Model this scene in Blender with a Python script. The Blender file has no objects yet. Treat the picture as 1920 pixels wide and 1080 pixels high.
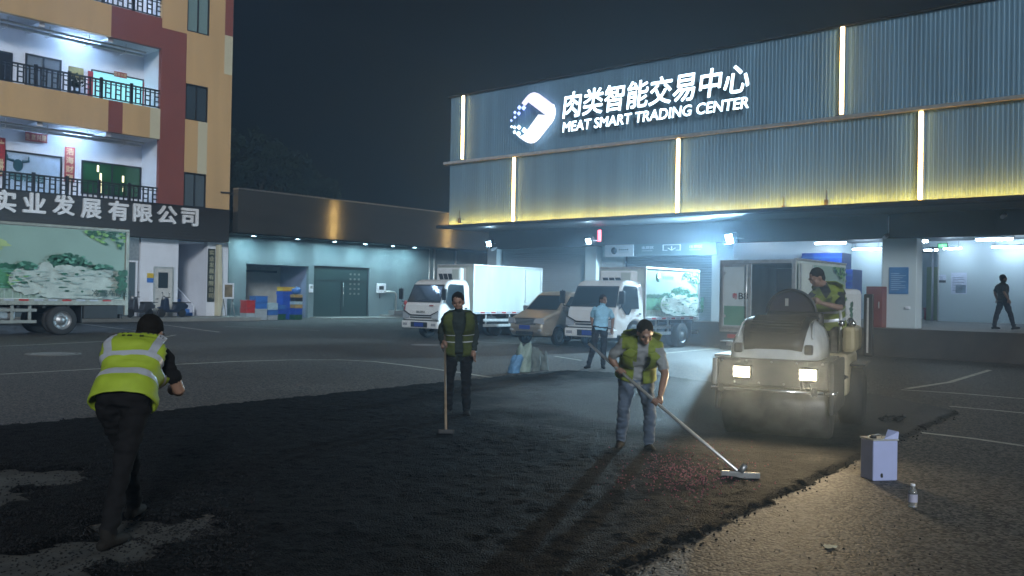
import bpy, bmesh, math, random
import numpy as np
from mathutils import Vector, Matrix, noise
S = bpy.context.scene
COL = S.collection
R = math.radians
rnd = random.Random(7)

# ------------------------------------------------------------------ camera, world, light, exposure
YAW, PITCH, ROLL, FPX, CAMH = R(40.62), R(0.5), R(1.05), 1680.0, 1.62
cd = bpy.data.cameras.new('camera'); cam = bpy.data.objects.new('camera', cd); COL.objects.link(cam)
CM = Matrix.Rotation(YAW, 3, 'Z') @ Matrix.Rotation(R(90) + PITCH, 3, 'X') @ Matrix.Rotation(ROLL, 3, 'Z')
cam.matrix_world = Matrix.Translation((0, 0, CAMH)) @ CM.to_4x4()
cd.sensor_width = 36; cd.lens = FPX / 1920 * 36; cd.clip_start = .05; cd.clip_end = 2000
S.camera = cam
W = bpy.data.worlds.new('World'); S.world = W; W.use_nodes = True
nt = W.node_tree; bg = nt.nodes['Background']
sk = nt.nodes.new('ShaderNodeTexSky'); sk.sky_type = 'NISHITA'; sk.sun_disc = False
SUN_EL, SUN_AZ = R(19), R(-38)          # direction the light comes from, in the x-y plane
sk.sun_elevation = SUN_EL; sk.sun_rotation = R(90) - SUN_AZ
sk.dust_density = 3
nt.links.new(sk.outputs[0], bg.inputs[0]); bg.inputs[1].default_value = 0.0012
sl = bpy.data.lights.new('sun', 'SUN'); sun = bpy.data.objects.new('sun', sl); COL.objects.link(sun)
sl.energy = 2.7; sl.angle = R(10); sl.color = (.92, .97, 1)
sd = Vector((math.cos(SUN_AZ) * math.cos(SUN_EL), math.sin(SUN_AZ) * math.cos(SUN_EL), math.sin(SUN_EL)))
sun.rotation_euler = sd.to_track_quat('Z', 'Y').to_euler()
S.view_settings.view_transform = 'Standard'; S.view_settings.look = 'None'
S.view_settings.exposure = 0; S.view_settings.gamma = 1
S.cycles.sample_clamp_indirect = 3; S.cycles.sample_clamp_direct = 60
S.cycles.max_bounces = 6; S.cycles.volume_bounces = 0; S.cycles.caustics_reflective = False; S.cycles.caustics_refractive = False
S.cycles.use_denoising = True
S.cycles.volume_max_steps = 64

# ------------------------------------------------------------------ where a sight line meets a real plane
def ray(px, py): return CM @ Vector(((px - 960) / FPX, -(py - 540) / FPX, -1))
C0 = Vector((0, 0, CAMH))
def hit(px, py, ax, v):
    d = ray(px, py); return C0 + d * ((v - C0[ax]) / d[ax])
def on_x(px, py, x): return hit(px, py, 0, x)
def on_y(px, py, y): return hit(px, py, 1, y)
def on_z(px, py, z=0.0): return hit(px, py, 2, z)

# ------------------------------------------------------------------ materials
def mat(name, col, rough=.6, metal=0, var=.12, scale=3, bump=0, bscale=60, spec=None, emit=None, es=0, coat=0, stretch=None):
    m = bpy.data.materials.new(name); m.use_nodes = True
    t = m.node_tree; N = t.nodes; L = t.links; p = N['Principled BSDF']
    c = (*col, 1)
    p.inputs['Base Color'].default_value = c
    p.inputs['Roughness'].default_value = rough; p.inputs['Metallic'].default_value = metal
    if spec is not None: p.inputs['Specular IOR Level'].default_value = spec
    if coat: p.inputs['Coat Weight'].default_value = coat
    if emit is not None:
        p.inputs['Emission Color'].default_value = (*emit, 1); p.inputs['Emission Strength'].default_value = es
    tc = N.new('ShaderNodeTexCoord')
    if var:
        n = N.new('ShaderNodeTexNoise'); n.inputs['Scale'].default_value = scale; n.inputs['Detail'].default_value = 5
        if stretch:
            mp = N.new('ShaderNodeMapping'); mp.inputs['Scale'].default_value = stretch; L.new(tc.outputs['Object'], mp.inputs['Vector']); L.new(mp.outputs[0], n.inputs['Vector'])
        else: L.new(tc.outputs['Object'], n.inputs['Vector'])
        r = N.new('ShaderNodeValToRGB')
        r.color_ramp.elements[0].position = .3; r.color_ramp.elements[1].position = .72
        r.color_ramp.elements[0].color = tuple(x * (1 - var) for x in col) + (1,)
        r.color_ramp.elements[1].color = tuple(min(1, x * (1 + var)) for x in col) + (1,)
        L.new(n.outputs[0], r.inputs[0]); L.new(r.outputs[0], p.inputs['Base Color'])
    if bump:
        n2 = N.new('ShaderNodeTexNoise'); n2.inputs['Scale'].default_value = bscale; n2.inputs['Detail'].default_value = 4
        L.new(tc.outputs['Object'], n2.inputs['Vector'])
        b = N.new('ShaderNodeBump'); b.inputs['Strength'].default_value = bump; b.inputs['Distance'].default_value = .02
        L.new(n2.outputs[0], b.inputs['Height']); L.new(b.outputs[0], p.inputs['Normal'])
    return m

def emitter(name, col, s):
    m = bpy.data.materials.new(name); m.use_nodes = True
    p = m.node_tree.nodes['Principled BSDF']
    p.inputs['Base Color'].default_value = (.8, .8, .8, 1)
    p.inputs['Emission Color'].default_value = (*col, 1); p.inputs['Emission Strength'].default_value = s
    return m

def glass(name, col, rough=.06, alpha_mix=None):
    m = bpy.data.materials.new(name); m.use_nodes = True
    p = m.node_tree.nodes['Principled BSDF']
    p.inputs['Base Color'].default_value = (*col, 1); p.inputs['Roughness'].default_value = rough
    p.inputs['Specular IOR Level'].default_value = .7
    return m

def asphalt(name, c0, c1, rough, vscale, bump, spec=.4, patch_scale=.35, rolled=False):
    m = bpy.data.materials.new(name); m.use_nodes = True
    t = m.node_tree; N = t.nodes; L = t.links; p = N['Principled BSDF']
    tc = N.new('ShaderNodeTexCoord')
    v = N.new('ShaderNodeTexVoronoi'); v.inputs['Scale'].default_value = vscale
    L.new(tc.outputs['Object'], v.inputs['Vector'])
    big = N.new('ShaderNodeTexNoise'); big.inputs['Scale'].default_value = patch_scale; big.inputs['Detail'].default_value = 6
    L.new(tc.outputs['Object'], big.inputs['Vector'])
    sep = N.new('ShaderNodeSeparateColor'); L.new(v.outputs['Color'], sep.inputs[0])
    r = N.new('ShaderNodeValToRGB')
    r.color_ramp.elements[0].color = (*c0, 1); r.color_ramp.elements[1].color = (*c1, 1)
    r.color_ramp.elements[0].position = .18; r.color_ramp.elements[1].position = .9
    L.new(sep.outputs[0], r.inputs[0])
    mix = N.new('ShaderNodeMix'); mix.data_type = 'RGBA'; mix.blend_type = 'MULTIPLY'; mix.inputs[0].default_value = .6
    r2 = N.new('ShaderNodeValToRGB'); r2.color_ramp.elements[0].position = .3; r2.color_ramp.elements[1].position = .7
    r2.color_ramp.elements[0].color = (.42, .42, .42, 1); r2.color_ramp.elements[1].color = (1.35, 1.35, 1.35, 1)
    L.new(big.outputs[0], r2.inputs[0]); L.new(r.outputs[0], mix.inputs[6]); L.new(r2.outputs[0], mix.inputs[7])
    L.new(mix.outputs[2], p.inputs['Base Color'])
    rr = N.new('ShaderNodeMapRange'); rr.inputs['To Min'].default_value = rough - .12; rr.inputs['To Max'].default_value = rough + .15
    L.new(big.outputs[0], rr.inputs[0]); L.new(rr.outputs[0], p.inputs['Roughness'])
    n2 = N.new('ShaderNodeTexNoise'); n2.inputs['Scale'].default_value = vscale * 1.2; n2.inputs['Detail'].default_value = 3
    L.new(tc.outputs['Object'], n2.inputs['Vector'])
    ad = N.new('ShaderNodeMath'); ad.operation = 'SUBTRACT'
    L.new(n2.outputs[0], ad.inputs[0]); L.new(v.outputs['Distance'], ad.inputs[1])
    p.inputs['Specular IOR Level'].default_value = spec
    if rolled:            # compacted mat: closed, slightly paler and glossier than the loose mat
        at = N.new('ShaderNodeAttribute'); at.attribute_name = 'rolled'
        sm = N.new('ShaderNodeMapRange'); sm.inputs['To Min'].default_value = spec; sm.inputs['To Max'].default_value = .30
        L.new(at.outputs['Fac'], sm.inputs[0]); L.new(sm.outputs[0], p.inputs['Specular IOR Level'])
        bm = N.new('ShaderNodeMapRange'); bm.inputs['To Min'].default_value = 1; bm.inputs['To Max'].default_value = 2.0
        L.new(at.outputs['Fac'], bm.inputs[0])
        hs = N.new('ShaderNodeHueSaturation'); L.new(mix.outputs[2], hs.inputs['Color']); L.new(bm.outputs[0], hs.inputs['Value']); L.new(hs.outputs[0], p.inputs['Base Color'])
        rs = N.new('ShaderNodeMath'); rs.operation = 'MULTIPLY_ADD'; rs.inputs[1].default_value = -.16; L.new(at.outputs['Fac'], rs.inputs[0]); L.new(rr.outputs[0], rs.inputs[2]); L.new(rs.outputs[0], p.inputs['Roughness'])
    b = N.new('ShaderNodeBump'); b.inputs['Strength'].default_value = bump; b.inputs['Distance'].default_value = .02
    L.new(ad.outputs[0], b.inputs['Height']); L.new(b.outputs[0], p.inputs['Normal'])
    return m

def ridged(name, col, rough, metal, axis, freq, strength):
    """sheet metal with fine pressed ridges running along the other axes"""
    m = mat(name, col, rough, metal, var=.1, scale=.6)
    t = m.node_tree; N = t.nodes; L = t.links
    tc = N.new('ShaderNodeTexCoord'); w = N.new('ShaderNodeTexWave'); w.bands_direction = axis
    w.inputs['Scale'].default_value = freq; w.inputs['Distortion'].default_value = 0; w.inputs['Detail'].default_value = 0
    L.new(tc.outputs['Object'], w.inputs['Vector'])
    b = N.new('ShaderNodeBump'); b.inputs['Strength'].default_value = strength; b.inputs['Distance'].default_value = .03
    L.new(w.outputs['Fac'], b.inputs['Height']); L.new(b.outputs[0], N['Principled BSDF'].inputs['Normal'])
    return m

MT = dict(
    tan=mat('tan render', (.62, .41, .20), .85, var=.10, scale=1, stretch=(1.2, 1.2, .15), bump=.05, bscale=30),
    red=mat('oxide red render', (.25, .075, .06), .85, var=.10, scale=.6, bump=.05, bscale=30),
    cream=mat('cream render', (.62, .58, .42), .85, var=.06, scale=.6),
    white=mat('white plaster', (.74, .77, .84), .8, var=.06, scale=1.2),
    whitepaint=mat('white vehicle paint', (.72, .74, .74), .32, var=.05, scale=2, coat=.4),
    boxwhite=mat('white box panel', (.46, .51, .47), .45, var=.16, scale=1, stretch=(1.5, 1.5, .4)),
    alu=mat('aluminium trim', (.62, .63, .62), .38, .7, var=.15, scale=6),
    steel=mat('dull steel', (.33, .34, .35), .45, .8, var=.2, scale=8),
    dark=mat('dark metal', (.02, .021, .023), .5, .2, var=.2, scale=6),
    black=mat('black plastic', (.012, .012, .013), .45, var=.1, scale=8),
    rubber=mat('tyre rubber', (.022, .022, .023), .8, var=.25, scale=14, bump=.2, bscale=40),
    glass=glass('vehicle glass', (.02, .028, .032), .04),
    glassb=glass('window glass', (.035, .05, .06), .08),
    signband=ridged('charcoal sign cladding', (.055, .052, .05), .45, .5, 'Z', 2, .15),
    silver=mat('silver letter', (.80, .81, .84), .35, 0, var=.08, scale=5),
    chrome=mat('chrome', (.7, .7, .7), .15, 1, var=.05),
    fascia=mat('bronze brushed fascia', (.12, .113, .098), .10, .6, var=.15, scale=1, stretch=(.3, .3, 2)),
    teal=mat('grey blue wall paint', (.15, .205, .225), .6, var=.2, scale=1, stretch=(.9, .9, .25), bump=.05, bscale=15),
    corr=mat('grey blue corrugated steel', (.13, .245, .345), .5, .15, var=.2, scale=1, stretch=(1.6, 1.6, .12)),
    soffit=ridged('soffit sheet', (.16, .175, .185), .55, .2, 'Y', 3.2, .4),
    shutter=ridged('roller shutter slats', (.38, .46, .52), .5, .2, 'Z', 3.4, .25),
    panelwall=mat('pale insulated panel', (.56, .66, .70), .42, var=.04, scale=.6),
    concrete=mat('dock concrete', (.19, .19, .185), .8, var=.2, scale=1.2, bump=.15, bscale=20),
    dockface=mat('dock face rubbed paint', (.055, .05, .045), .75, var=.3, scale=1.5, bump=.2, bscale=12),
    pave=mat('pale paving', (.26, .27, .26), .75, var=.18, scale=2, bump=.15, bscale=24),
    faint=mat('almost worn off paint', (.10, .10, .09), .75, var=.45, scale=7),
    paint=mat('worn road paint', (.42, .42, .36), .7, var=.35, scale=5),
    skin=mat('skin', (.20, .115, .08), .5, var=.08, scale=20),
    hair=mat('black hair', (.010, .009, .008), .95, spec=.06, var=.2, scale=40),
    shadelime=mat('shaded hi vis lime', (.045, .058, .014), .85, var=.3, scale=7, spec=.15),  # darker copy of the lime, shade on the vest put into its colour
    dimlime=mat('dim lit hi vis lime', (.13, .175, .015), .8, var=.25, scale=8),  # dimmer copy of the lime, low light on the vests put into its colour
    lime=mat('hi vis lime', (.25, .34, .02), .7, var=.1, scale=9),
    tape=mat('reflective tape', (.38, .41, .46), .35, .2, var=.08, scale=9),
    navy=mat('navy cloth', (.018, .021, .03), .9, spec=.12, var=.2, scale=14),
    blackcloth=mat('black cloth', (.009, .009, .010), .9, spec=.08, var=.2, scale=14),
    coat=mat('dark green coat', (.02, .027, .025), .9, spec=.12, var=.2, scale=10),
    jean=mat('faded jeans', (.06, .088, .135), .85, var=.22, scale=9),
    greyshirt=mat('grey shirt', (.19, .21, .22), .85, var=.12, scale=10),
    tee=mat('pale tee', (.21, .23, .25), .85, var=.1, scale=12),
    skyshirt=mat('light blue shirt', (.26, .52, .70), .8, var=.1, scale=10),
    brownshirt=mat('dark grey tee', (.035, .034, .033), .85, var=.15, scale=10),
    boot=mat('work boot', (.012, .011, .01), .8, spec=.15, var=.2, scale=14),
    wood=mat('tool handle', (.17, .13, .085), .5, var=.2, scale=14),
    maroon=mat('maroon cabinet paint', (.16, .035, .03), .5, var=.1),
    blue=mat('blue plastic', (.015, .075, .46), .4, var=.1, scale=6),
    blue2=mat('mid blue plastic', (.04, .16, .50), .4, var=.1, scale=6),
    paleblue=mat('pale blue foam', (.40, .58, .68), .6, var=.1, scale=6),
    greybox=mat('grey foam', (.36, .42, .46), .65, var=.12, scale=6),
    redp=mat('red plastic', (.45, .03, .03), .45, var=.15, scale=6),
    greenp=mat('green plastic', (.012, .09, .045), .5, var=.15, scale=6),
    yellowp=mat('yellow plastic', (.62, .43, .03), .45, var=.1, scale=6),
    ochre=mat('ochre carton', (.42, .30, .10), .7, var=.15, scale=6),
    leaf=mat('night foliage', (.016, .026, .015), .85, spec=.1, var=.4, scale=1.5),
    bark=mat('bark', (.06, .045, .035), .9, var=.3, scale=8),
)

# ------------------------------------------------------------------ mesh building helpers
class MB:
    def __init__(s): s.v = []; s.f = []; s.m = []; s.sm = []
    def add(s, vs, fs, mi=0, smooth=False):
        o = len(s.v); s.v += [tuple(v) for v in vs]
        for f in fs: s.f.append([i + o for i in f]); s.m.append(mi); s.sm.append(smooth)
        return s
    def box(s, x0, x1, y0, y1, z0, z1, mi=0):
        if x0 > x1: x0, x1 = x1, x0
        if y0 > y1: y0, y1 = y1, y0
        if z0 > z1: z0, z1 = z1, z0
        v = [(x0,y0,z0),(x1,y0,z0),(x1,y1,z0),(x0,y1,z0),(x0,y0,z1),(x1,y0,z1),(x1,y1,z1),(x0,y1,z1)]
        return s.add(v, [(0,3,2,1),(4,5,6,7),(0,1,5,4),(1,2,6,5),(2,3,7,6),(3,0,4,7)], mi)
    def rings(s, rings, mi=0, cap=True, smooth=True, closed=True):
        n = len(rings[0]); o = len(s.v)
        for r in rings: s.v += [tuple(p) for p in r]
        for k in range(len(rings) - 1):
            for i in range(n if closed else n - 1):
                j = (i + 1) % n
                s.f.append([o+k*n+i, o+k*n+j, o+(k+1)*n+j, o+(k+1)*n+i]); s.m.append(mi); s.sm.append(smooth)
        if cap:
            s.f.append([o+i for i in range(n)][::-1]); s.m.append(mi); s.sm.append(False)
            s.f.append([o+(len(rings)-1)*n+i for i in range(n)]); s.m.append(mi); s.sm.append(False)
        return s
    def tube(s, pts, r, n=8, mi=0, cap=True):
        pts = [Vector(p) for p in pts]; rr = r if isinstance(r, (list, tuple)) else [r] * len(pts)
        rings = []; u = None
        for i, p in enumerate(pts):
            t = (pts[min(i+1, len(pts)-1)] - pts[max(i-1, 0)]).normalized()
            if u is None:
                a = Vector((0,0,1)) if abs(t.z) < .9 else Vector((1,0,0)); u = t.cross(a).normalized()
            else: u = (u - t * u.dot(t)).normalized()
            w = t.cross(u)
            rings.append([p + (u*math.cos(2*math.pi*k/n) + w*math.sin(2*math.pi*k/n)) * rr[i] for k in range(n)])
        return s.rings(rings, mi, cap)
    def lathe(s, prof, c=(0,0,0), axis='Z', n=24, mi=0, cap=True, smooth=True):
        rings = []
        for (r, h) in prof:
            ring = []
            for k in range(n):
                a = 2*math.pi*k/n; x, y = r*math.cos(a), r*math.sin(a)
                p = (x, y, h) if axis == 'Z' else ((h, x, y) if axis == 'X' else (y, h, x))
                ring.append((p[0]+c[0], p[1]+c[1], p[2]+c[2]))
            rings.append(ring)
        return s.rings(rings, mi, cap, smooth)
    def prism(s, poly, ax, a, b, mi=0):
        """polygon given in the two other axes (in x,y,z order), extruded along ax from a to b"""
        def P(q, h):
            l = list(q); l.insert(ax, h); return tuple(l)
        n = len(poly); v = [P(q, a) for q in poly] + [P(q, b) for q in poly]
        f = [list(range(n))[::-1], list(range(n, 2*n))] + [[i, (i+1)%n, n+(i+1)%n, n+i] for i in range(n)]
        return s.add(v, f, mi)
    def sphere(s, c, r, n=14, m=8, mi=0):
        rx, ry, rz = r if isinstance(r, (tuple, list)) else (r, r, r)
        rings = []
        for j in range(m + 1):
            th = math.pi * (j + .0001) / (m + .0002); zz = -math.cos(th); q = math.sin(th)
            rings.append([(c[0]+rx*q*math.cos(2*math.pi*k/n), c[1]+ry*q*math.sin(2*math.pi*k/n), c[2]+rz*zz) for k in range(n)])
        return s.rings(rings, mi, True)
    def mesh(s, name):
        me = bpy.data.meshes.new(name); me.from_pydata(s.v, [], s.f)
        me.polygons.foreach_set('material_index', s.m); me.polygons.foreach_set('use_smooth', s.sm)
        me.update(); return me
    def build(s, name, mats, parent=None, bevel=0, loc=None, rot=None, fixn=True, segs=2):
        me = s.mesh(name)
        if fixn:
            b = bmesh.new(); b.from_mesh(me); bmesh.ops.recalc_face_normals(b, faces=b.faces); b.to_mesh(me); b.free()
        return link(name, me, mats, parent, bevel, loc, rot, segs)
def link(name, me, mats, parent=None, bevel=0, loc=None, rot=None, segs=2):
    o = bpy.data.objects.new(name, me); COL.objects.link(o)
    for m in (mats if isinstance(mats, (list, tuple)) else [mats]): me.materials.append(m)
    if parent: o.parent = parent
    if loc is not None: o.location = loc
    if rot is not None: o.rotation_euler = rot
    if bevel:
        b = o.modifiers.new('bevel', 'BEVEL'); b.width = bevel; b.segments = segs; b.limit_method = 'ANGLE'; b.angle_limit = R(35)
    return o
def tag(o, label=None, cat=None, group=None, kind=None):
    if label: o['label'] = label
    if cat: o['category'] = cat
    if group: o['group'] = group
    if kind: o['kind'] = kind
    return o
def thing(name, label, cat, loc=(0,0,0), rz=0, group=None):
    o = bpy.data.objects.new(name, None); COL.objects.link(o); o.location = loc; o.rotation_euler = (0,0,rz)
    return tag(o, label, cat, group)
def copy_tree(o, parent=None):
    c = o.copy(); COL.objects.link(c)
    if parent: c.parent = parent
    for ch in list(o.children): copy_tree(ch, c)
    return c
def struct(name, mb, mats, **k): return tag(mb.build(name, mats, **k), kind='structure')
def smooth_angle(o, deg=35):
    me = o.data
    me.polygons.foreach_set('use_smooth', [True]*len(me.polygons)); me.set_sharp_from_angle(angle=R(deg)); return o
def text_mesh(s, size, extrude=.01, bold=0.0, shear=0, align='CENTER', spacing=1.0):
    cu = bpy.data.curves.new('lettering', 'FONT'); cu.body = s; cu.size = size; cu.extrude = extrude; cu.offset = bold
    cu.shear = shear; cu.align_x = align; cu.space_character = spacing; cu.resolution_u = 3
    o = bpy.data.objects.new('lettering', cu); COL.objects.link(o)
    bpy.context.view_layer.update()
    me = bpy.data.meshes.new_from_object(o.evaluated_get(bpy.context.evaluated_depsgraph_get()))
    bpy.data.objects.remove(o); bpy.data.curves.remove(cu)
    return me
def fit_text(s, w, h, extrude=.01, bold=0.0, shear=0, spacing=1.0, heavy=0):
    """lettering scaled to width w and height h, lower corner at the origin"""
    me = text_mesh(s, 1, 0, 0, shear, 'LEFT', spacing); heavy = heavy or bold*h
    n = len(me.vertices); a = np.empty(n*3); me.vertices.foreach_get('co', a); a = a.reshape(-1, 3)
    lo, hi = a.min(0), a.max(0)
    a[:, 0] = (a[:, 0]-lo[0]) / (hi[0]-lo[0]) * w; a[:, 1] = (a[:, 1]-lo[1]) / (hi[1]-lo[1]) * h
    me.vertices.foreach_set('co', a.ravel()); me.update()
    b = bmesh.new(); b.from_mesh(me)
    if extrude:
        bmesh.ops.recalc_face_normals(b, faces=b.faces)
        g = bmesh.ops.extrude_face_region(b, geom=b.faces[:])
        bmesh.ops.translate(b, vec=(0, 0, extrude), verts=[v for v in g['geom'] if isinstance(v, bmesh.types.BMVert)])
    bmesh.ops.recalc_face_normals(b, faces=b.faces); b.to_mesh(me)
    if heavy:            # heavier strokes: the same letters set a few times, each a hair in front of the last
        for k, (dx, dy) in enumerate(((-1,0),(1,0),(0,-1),(0,1),(-.7,-.7),(.7,.7),(-.7,.7),(.7,-.7))):
            c = me.copy(); c.transform(Matrix.Translation((dx*heavy, dy*heavy, .0006*(k+1)))); b.from_mesh(c); bpy.data.meshes.remove(c)
        b.to_mesh(me)
    b.free()
    return me
FACE_S, FACE_E = (R(90), 0, 0), (R(90), 0, R(90))     # lettering on a wall that faces -y, and one that faces +x

# ------------------------------------------------------------------ the ground
g = MB(); g.add([(-160,-40,0),(120,-40,0),(120,160,0),(-160,160,0)], [(0,1,2,3)])
struct('ground', g, asphalt('yard asphalt', (.004,.004,.004), (.15,.138,.122), .65, 42, .3))

def inside(p, poly):
    x, y = p; c = False; j = len(poly) - 1
    for i in range(len(poly)):
        xi, yi = poly[i]; xj, yj = poly[j]
        if (yi > y) != (yj > y) and x < (xj-xi)*(y-yi)/(yj-yi) + xi: c = not c
        j = i
    return c
EDGE = [(-260,812),(0,802),(330,770),(600,743),(850,716),(1060,697),(1240,706),(1350,722),(1640,742),(1796,774),
        (1640,846),(1400,957),(1150,1080),(900,1330),(-700,1330)]
poly = [tuple(on_z(*e).xy) for e in EDGE]
bare = [(on_z(20,905).xy, .46), (on_z(-60,930).xy, .5), (on_z(262,1003).xy, .34), (on_z(150,1045).xy, .40), (on_z(40,1075).xy, .45), (on_z(335,990).xy, .17), (on_z(395,1000).xy, .10)]
rolled = on_z(1420,760).xy
def bare_at(x, y):
    w = noise.noise((x*2.3, y*2.3, 3.)) * .30 + noise.noise((x*7, y*7, 1.)) * .14
    return any(((x-b.x)**2 + (y-b.y)**2)**.5 + w < r for b, r in bare)
def make_patch():
    st = .055
    xs = np.arange(min(p[0] for p in poly)-.2, max(p[0] for p in poly)+.2, st)
    ys = np.arange(min(p[1] for p in poly)-.2, max(p[1] for p in poly)+.2, st)
    idx = {}; vs = []; fs = []; ms = []
    keep = set()
    for i, x in enumerate(xs):
        for j, y in enumerate(ys):
            q = (x + noise.noise((x*3, y*3, 0))*.035 + noise.noise((x*11, y*11, 5))*.025, y + noise.noise((x*3, y*3, 9))*.035 + noise.noise((x*11, y*11, 15))*.025)
            if inside(q, poly) and not bare_at(x, y): keep.add((i, j))
    for (i, j) in keep:
        q = [(i,j),(i+1,j),(i+1,j+1),(i,j+1)]
        for k in q:
            if k not in idx:
                x = xs[0] + k[0]*st; y = ys[0] + k[1]*st
                full = all((k[0]+a, k[1]+b) in keep for a in (-1,0) for b in (-1,0))
                rough = min(1, max(.10, (((x-rolled.x)**2 + (y-rolled.y)**2)**.5 - 2.6) / 3.2))
                z = .036 + rough * (noise.noise((x*1.1, y*1.6, 2))*.012 + noise.noise((x*4, y*5, 7))*.009 + noise.noise((x*10, y*11, 4))*.010)
                z += rough*rnd.uniform(-.008, .009)
                if not full: z = .002
                idx[k] = len(vs); vs.append((x + rnd.uniform(-.012,.012), y + rnd.uniform(-.012,.012), max(.003, z)))
        fs.append([idx[k] for k in q])
        x = xs[0] + i*st; y = ys[0] + j*st; w = ((x-rolled.x)**2 + (y-rolled.y)**2)**.5 + noise.noise((x*.9, y*.9, 6))*.7 + noise.noise((x*4, y*4, 6))*.3
        pass
    m = MB(); m.add(vs, fs, 0, True); return m
m_fresh = asphalt('fresh asphalt', (.0015,.0015,.0017), (.014,.014,.015), .68, 70, .8, spec=.05, rolled=True)
fa = tag(make_patch().build('fresh_asphalt', m_fresh, fixn=False), kind='structure')
ra = fa.data.attributes.new('rolled', 'FLOAT', 'POINT'); rv = []
for v in fa.data.vertices:
    x, y = v.co.x, v.co.y; w = ((x-rolled.x)**2 + (y-rolled.y)**2)**.5 + noise.noise((x*.8, y*.8, 6))*1.0 + noise.noise((x*3, y*3, 6))*.45
    rv.append(max(0, min(1, (4.9 - w)/1.8)))
ra.data.foreach_set('value', rv)

def blob_sheet(c, r, z, amp=.35, n=40, seed=0):
    m = MB(); vs = [(c[0], c[1], z)]
    for k in range(n):
        a = 2*math.pi*k/n; q = r * (1 + amp*noise.noise((math.cos(a)*2+seed, math.sin(a)*2, seed)) + amp*.5*noise.noise((math.cos(a)*6, math.sin(a)*6, seed+4)))
        vs.append((c[0]+q*math.cos(a), c[1]+q*math.sin(a), z))
    return m.add(vs, [(0, 1+k, 1+(k+1) % n) for k in range(n)])
dust = MB()
for k, (b, r) in enumerate(bare): dust_b = blob_sheet(b, r*1.25, .004+.0004*k, .3, seed=k*3.1); dust.add(dust_b.v, dust_b.f)
tag(dust.build('dusty_ground', mat('pale dusty base course', (.042,.043,.040), .95, var=.55, scale=5, bump=.4, bscale=40), fixn=False), kind='structure')

# loose asphalt crumbs along the cut edge and over the loose mat
def stone(m, x, y, z, r):
    q = MB().sphere((0,0,0), r, 5, 3); j = [1 + rnd.uniform(-.3, .3) for _ in q.v]
    m.add([(x+v[0]*t, y+v[1]*t, z+v[2]*t*.8) for v, t in zip(q.v, j)], q.f)
cr = MB(); glintcr = MB(); pale = MB()
edge_px = [(1796,774),(1640,846),(1400,957),(1150,1080)]
for k in range(420):
    t = rnd.random()**.8 * 2.999; i = int(t); u = t - i
    px = edge_px[i][0]*(1-u) + edge_px[i+1][0]*u; py = edge_px[i][1]*(1-u) + edge_px[i+1][1]*u
    p = on_z(px, py); o = rnd.gauss(0, .07)
    stone(cr, p.x + o*.8 + .02, p.y + o*-.6, .006 + (0.02 if o < 0 else 0), rnd.uniform(.004, .011))
for k in range(5200):
    px = rnd.uniform(0, 480); py = rnd.uniform(790, 1085)
    p = on_z(px, py)
    if inside((p.x, p.y), poly) and not bare_at(p.x, p.y): stone(cr, p.x, p.y, .040 + noise.noise((p.x*1.1, p.y*1.6, 2))*.011, rnd.uniform(.004, .011))
for b_, r_ in bare:
    for k in range(330):
        a_ = rnd.uniform(0, 6.3); q_ = r_*1.25*rnd.random()**.45; stone(cr, b_.x + q_*math.cos(a_), b_.y + q_*math.sin(a_), .005, rnd.uniform(.003, .010))
for k in range(150):
    px = rnd.uniform(1150, 1800); py = rnd.uniform(900, 1085); p = on_z(px, py)
    if not inside((p.x, p.y), poly): stone(cr if rnd.random() < .6 else pale, p.x, p.y, .003, rnd.uniform(.003, .008))
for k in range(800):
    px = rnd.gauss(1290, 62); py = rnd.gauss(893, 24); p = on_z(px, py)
    if inside((p.x, p.y), poly): stone(glintcr, p.x, p.y, .044, rnd.uniform(.004, .009))
tag(cr.build('asphalt_crumbs', mat('loose asphalt crumbs', (.009,.009,.010), .6, spec=.12, var=.5, scale=30), fixn=False), kind='stuff')
tag(glintcr.build('red_glint_gravel', mat('red glint aggregate', (.22,.06,.09), .5, var=.6, scale=40), fixn=False), kind='stuff')  # red glint on the mat, put into the colour of scattered stones
tag(pale.build('pale_gravel', mat('pale grit', (.2,.18,.15), .7, var=.4, scale=40), fixn=False), kind='stuff')
heap = MB()
for k in range(60):
    px = 1650 + rnd.random()*44; py = 789 + rnd.gauss(2, 1.6); p = on_z(px, py); stone(heap, p.x, p.y, .04, rnd.uniform(.02, .05))
tag(heap.build('asphalt_heap', MT['black'], fixn=False), 'small black heap of loose asphalt behind the lilac blue tin', 'asphalt heap')

# painted lines and covers
def stripe(pts, w, z=.004):
    m = MB(); P = [on_z(*p) for p in pts]; vs = []
    for i, p in enumerate(P):
        t = (P[min(i+1, len(P)-1)] - P[max(i-1, 0)]).normalized(); n = Vector((-t.y, t.x, 0))
        vs += [(p.x+n.x*w/2, p.y+n.y*w/2, z), (p.x-n.x*w/2, p.y-n.y*w/2, z)]
    return m.add(vs, [(2*i, 2*i+1, 2*i+3, 2*i+2) for i in range(len(P)-1)])
lines = [([(-120,708),(0,702),(180,692),(320,684),(440,678),(545,675),(640,675),(700,678),(760,685),(850,697),(935,710)], .12),
         ([(-40,651),(80,646),(200,640)], .12), ([(150,607),(300,626)], .14), ([(290,607),(412,623)], .14),
         ([(258,600),(420,600)], .12), ([(420,612),(600,620)], .10), ([(330,628),(290,636)], .1),
         ([(1240,663),(1350,653)], .14), ([(1700,729),(1780,717),(1856,694)], .12), ([(1690,731),(1800,738),(1920,748)], .10),
         ([(1722,811),(1820,822),(1930,838)], .10), ([(1780,762),(1860,769),(1930,776)], .09), ([(560,606),(780,604)], .1), ([(880,640),(1075,650)], .1), ([(1040,668),(1090,676)], .1)]
for pts, w in lines: struct('road_marking', stripe(pts, w), MT['paint'], fixn=False)
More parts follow.
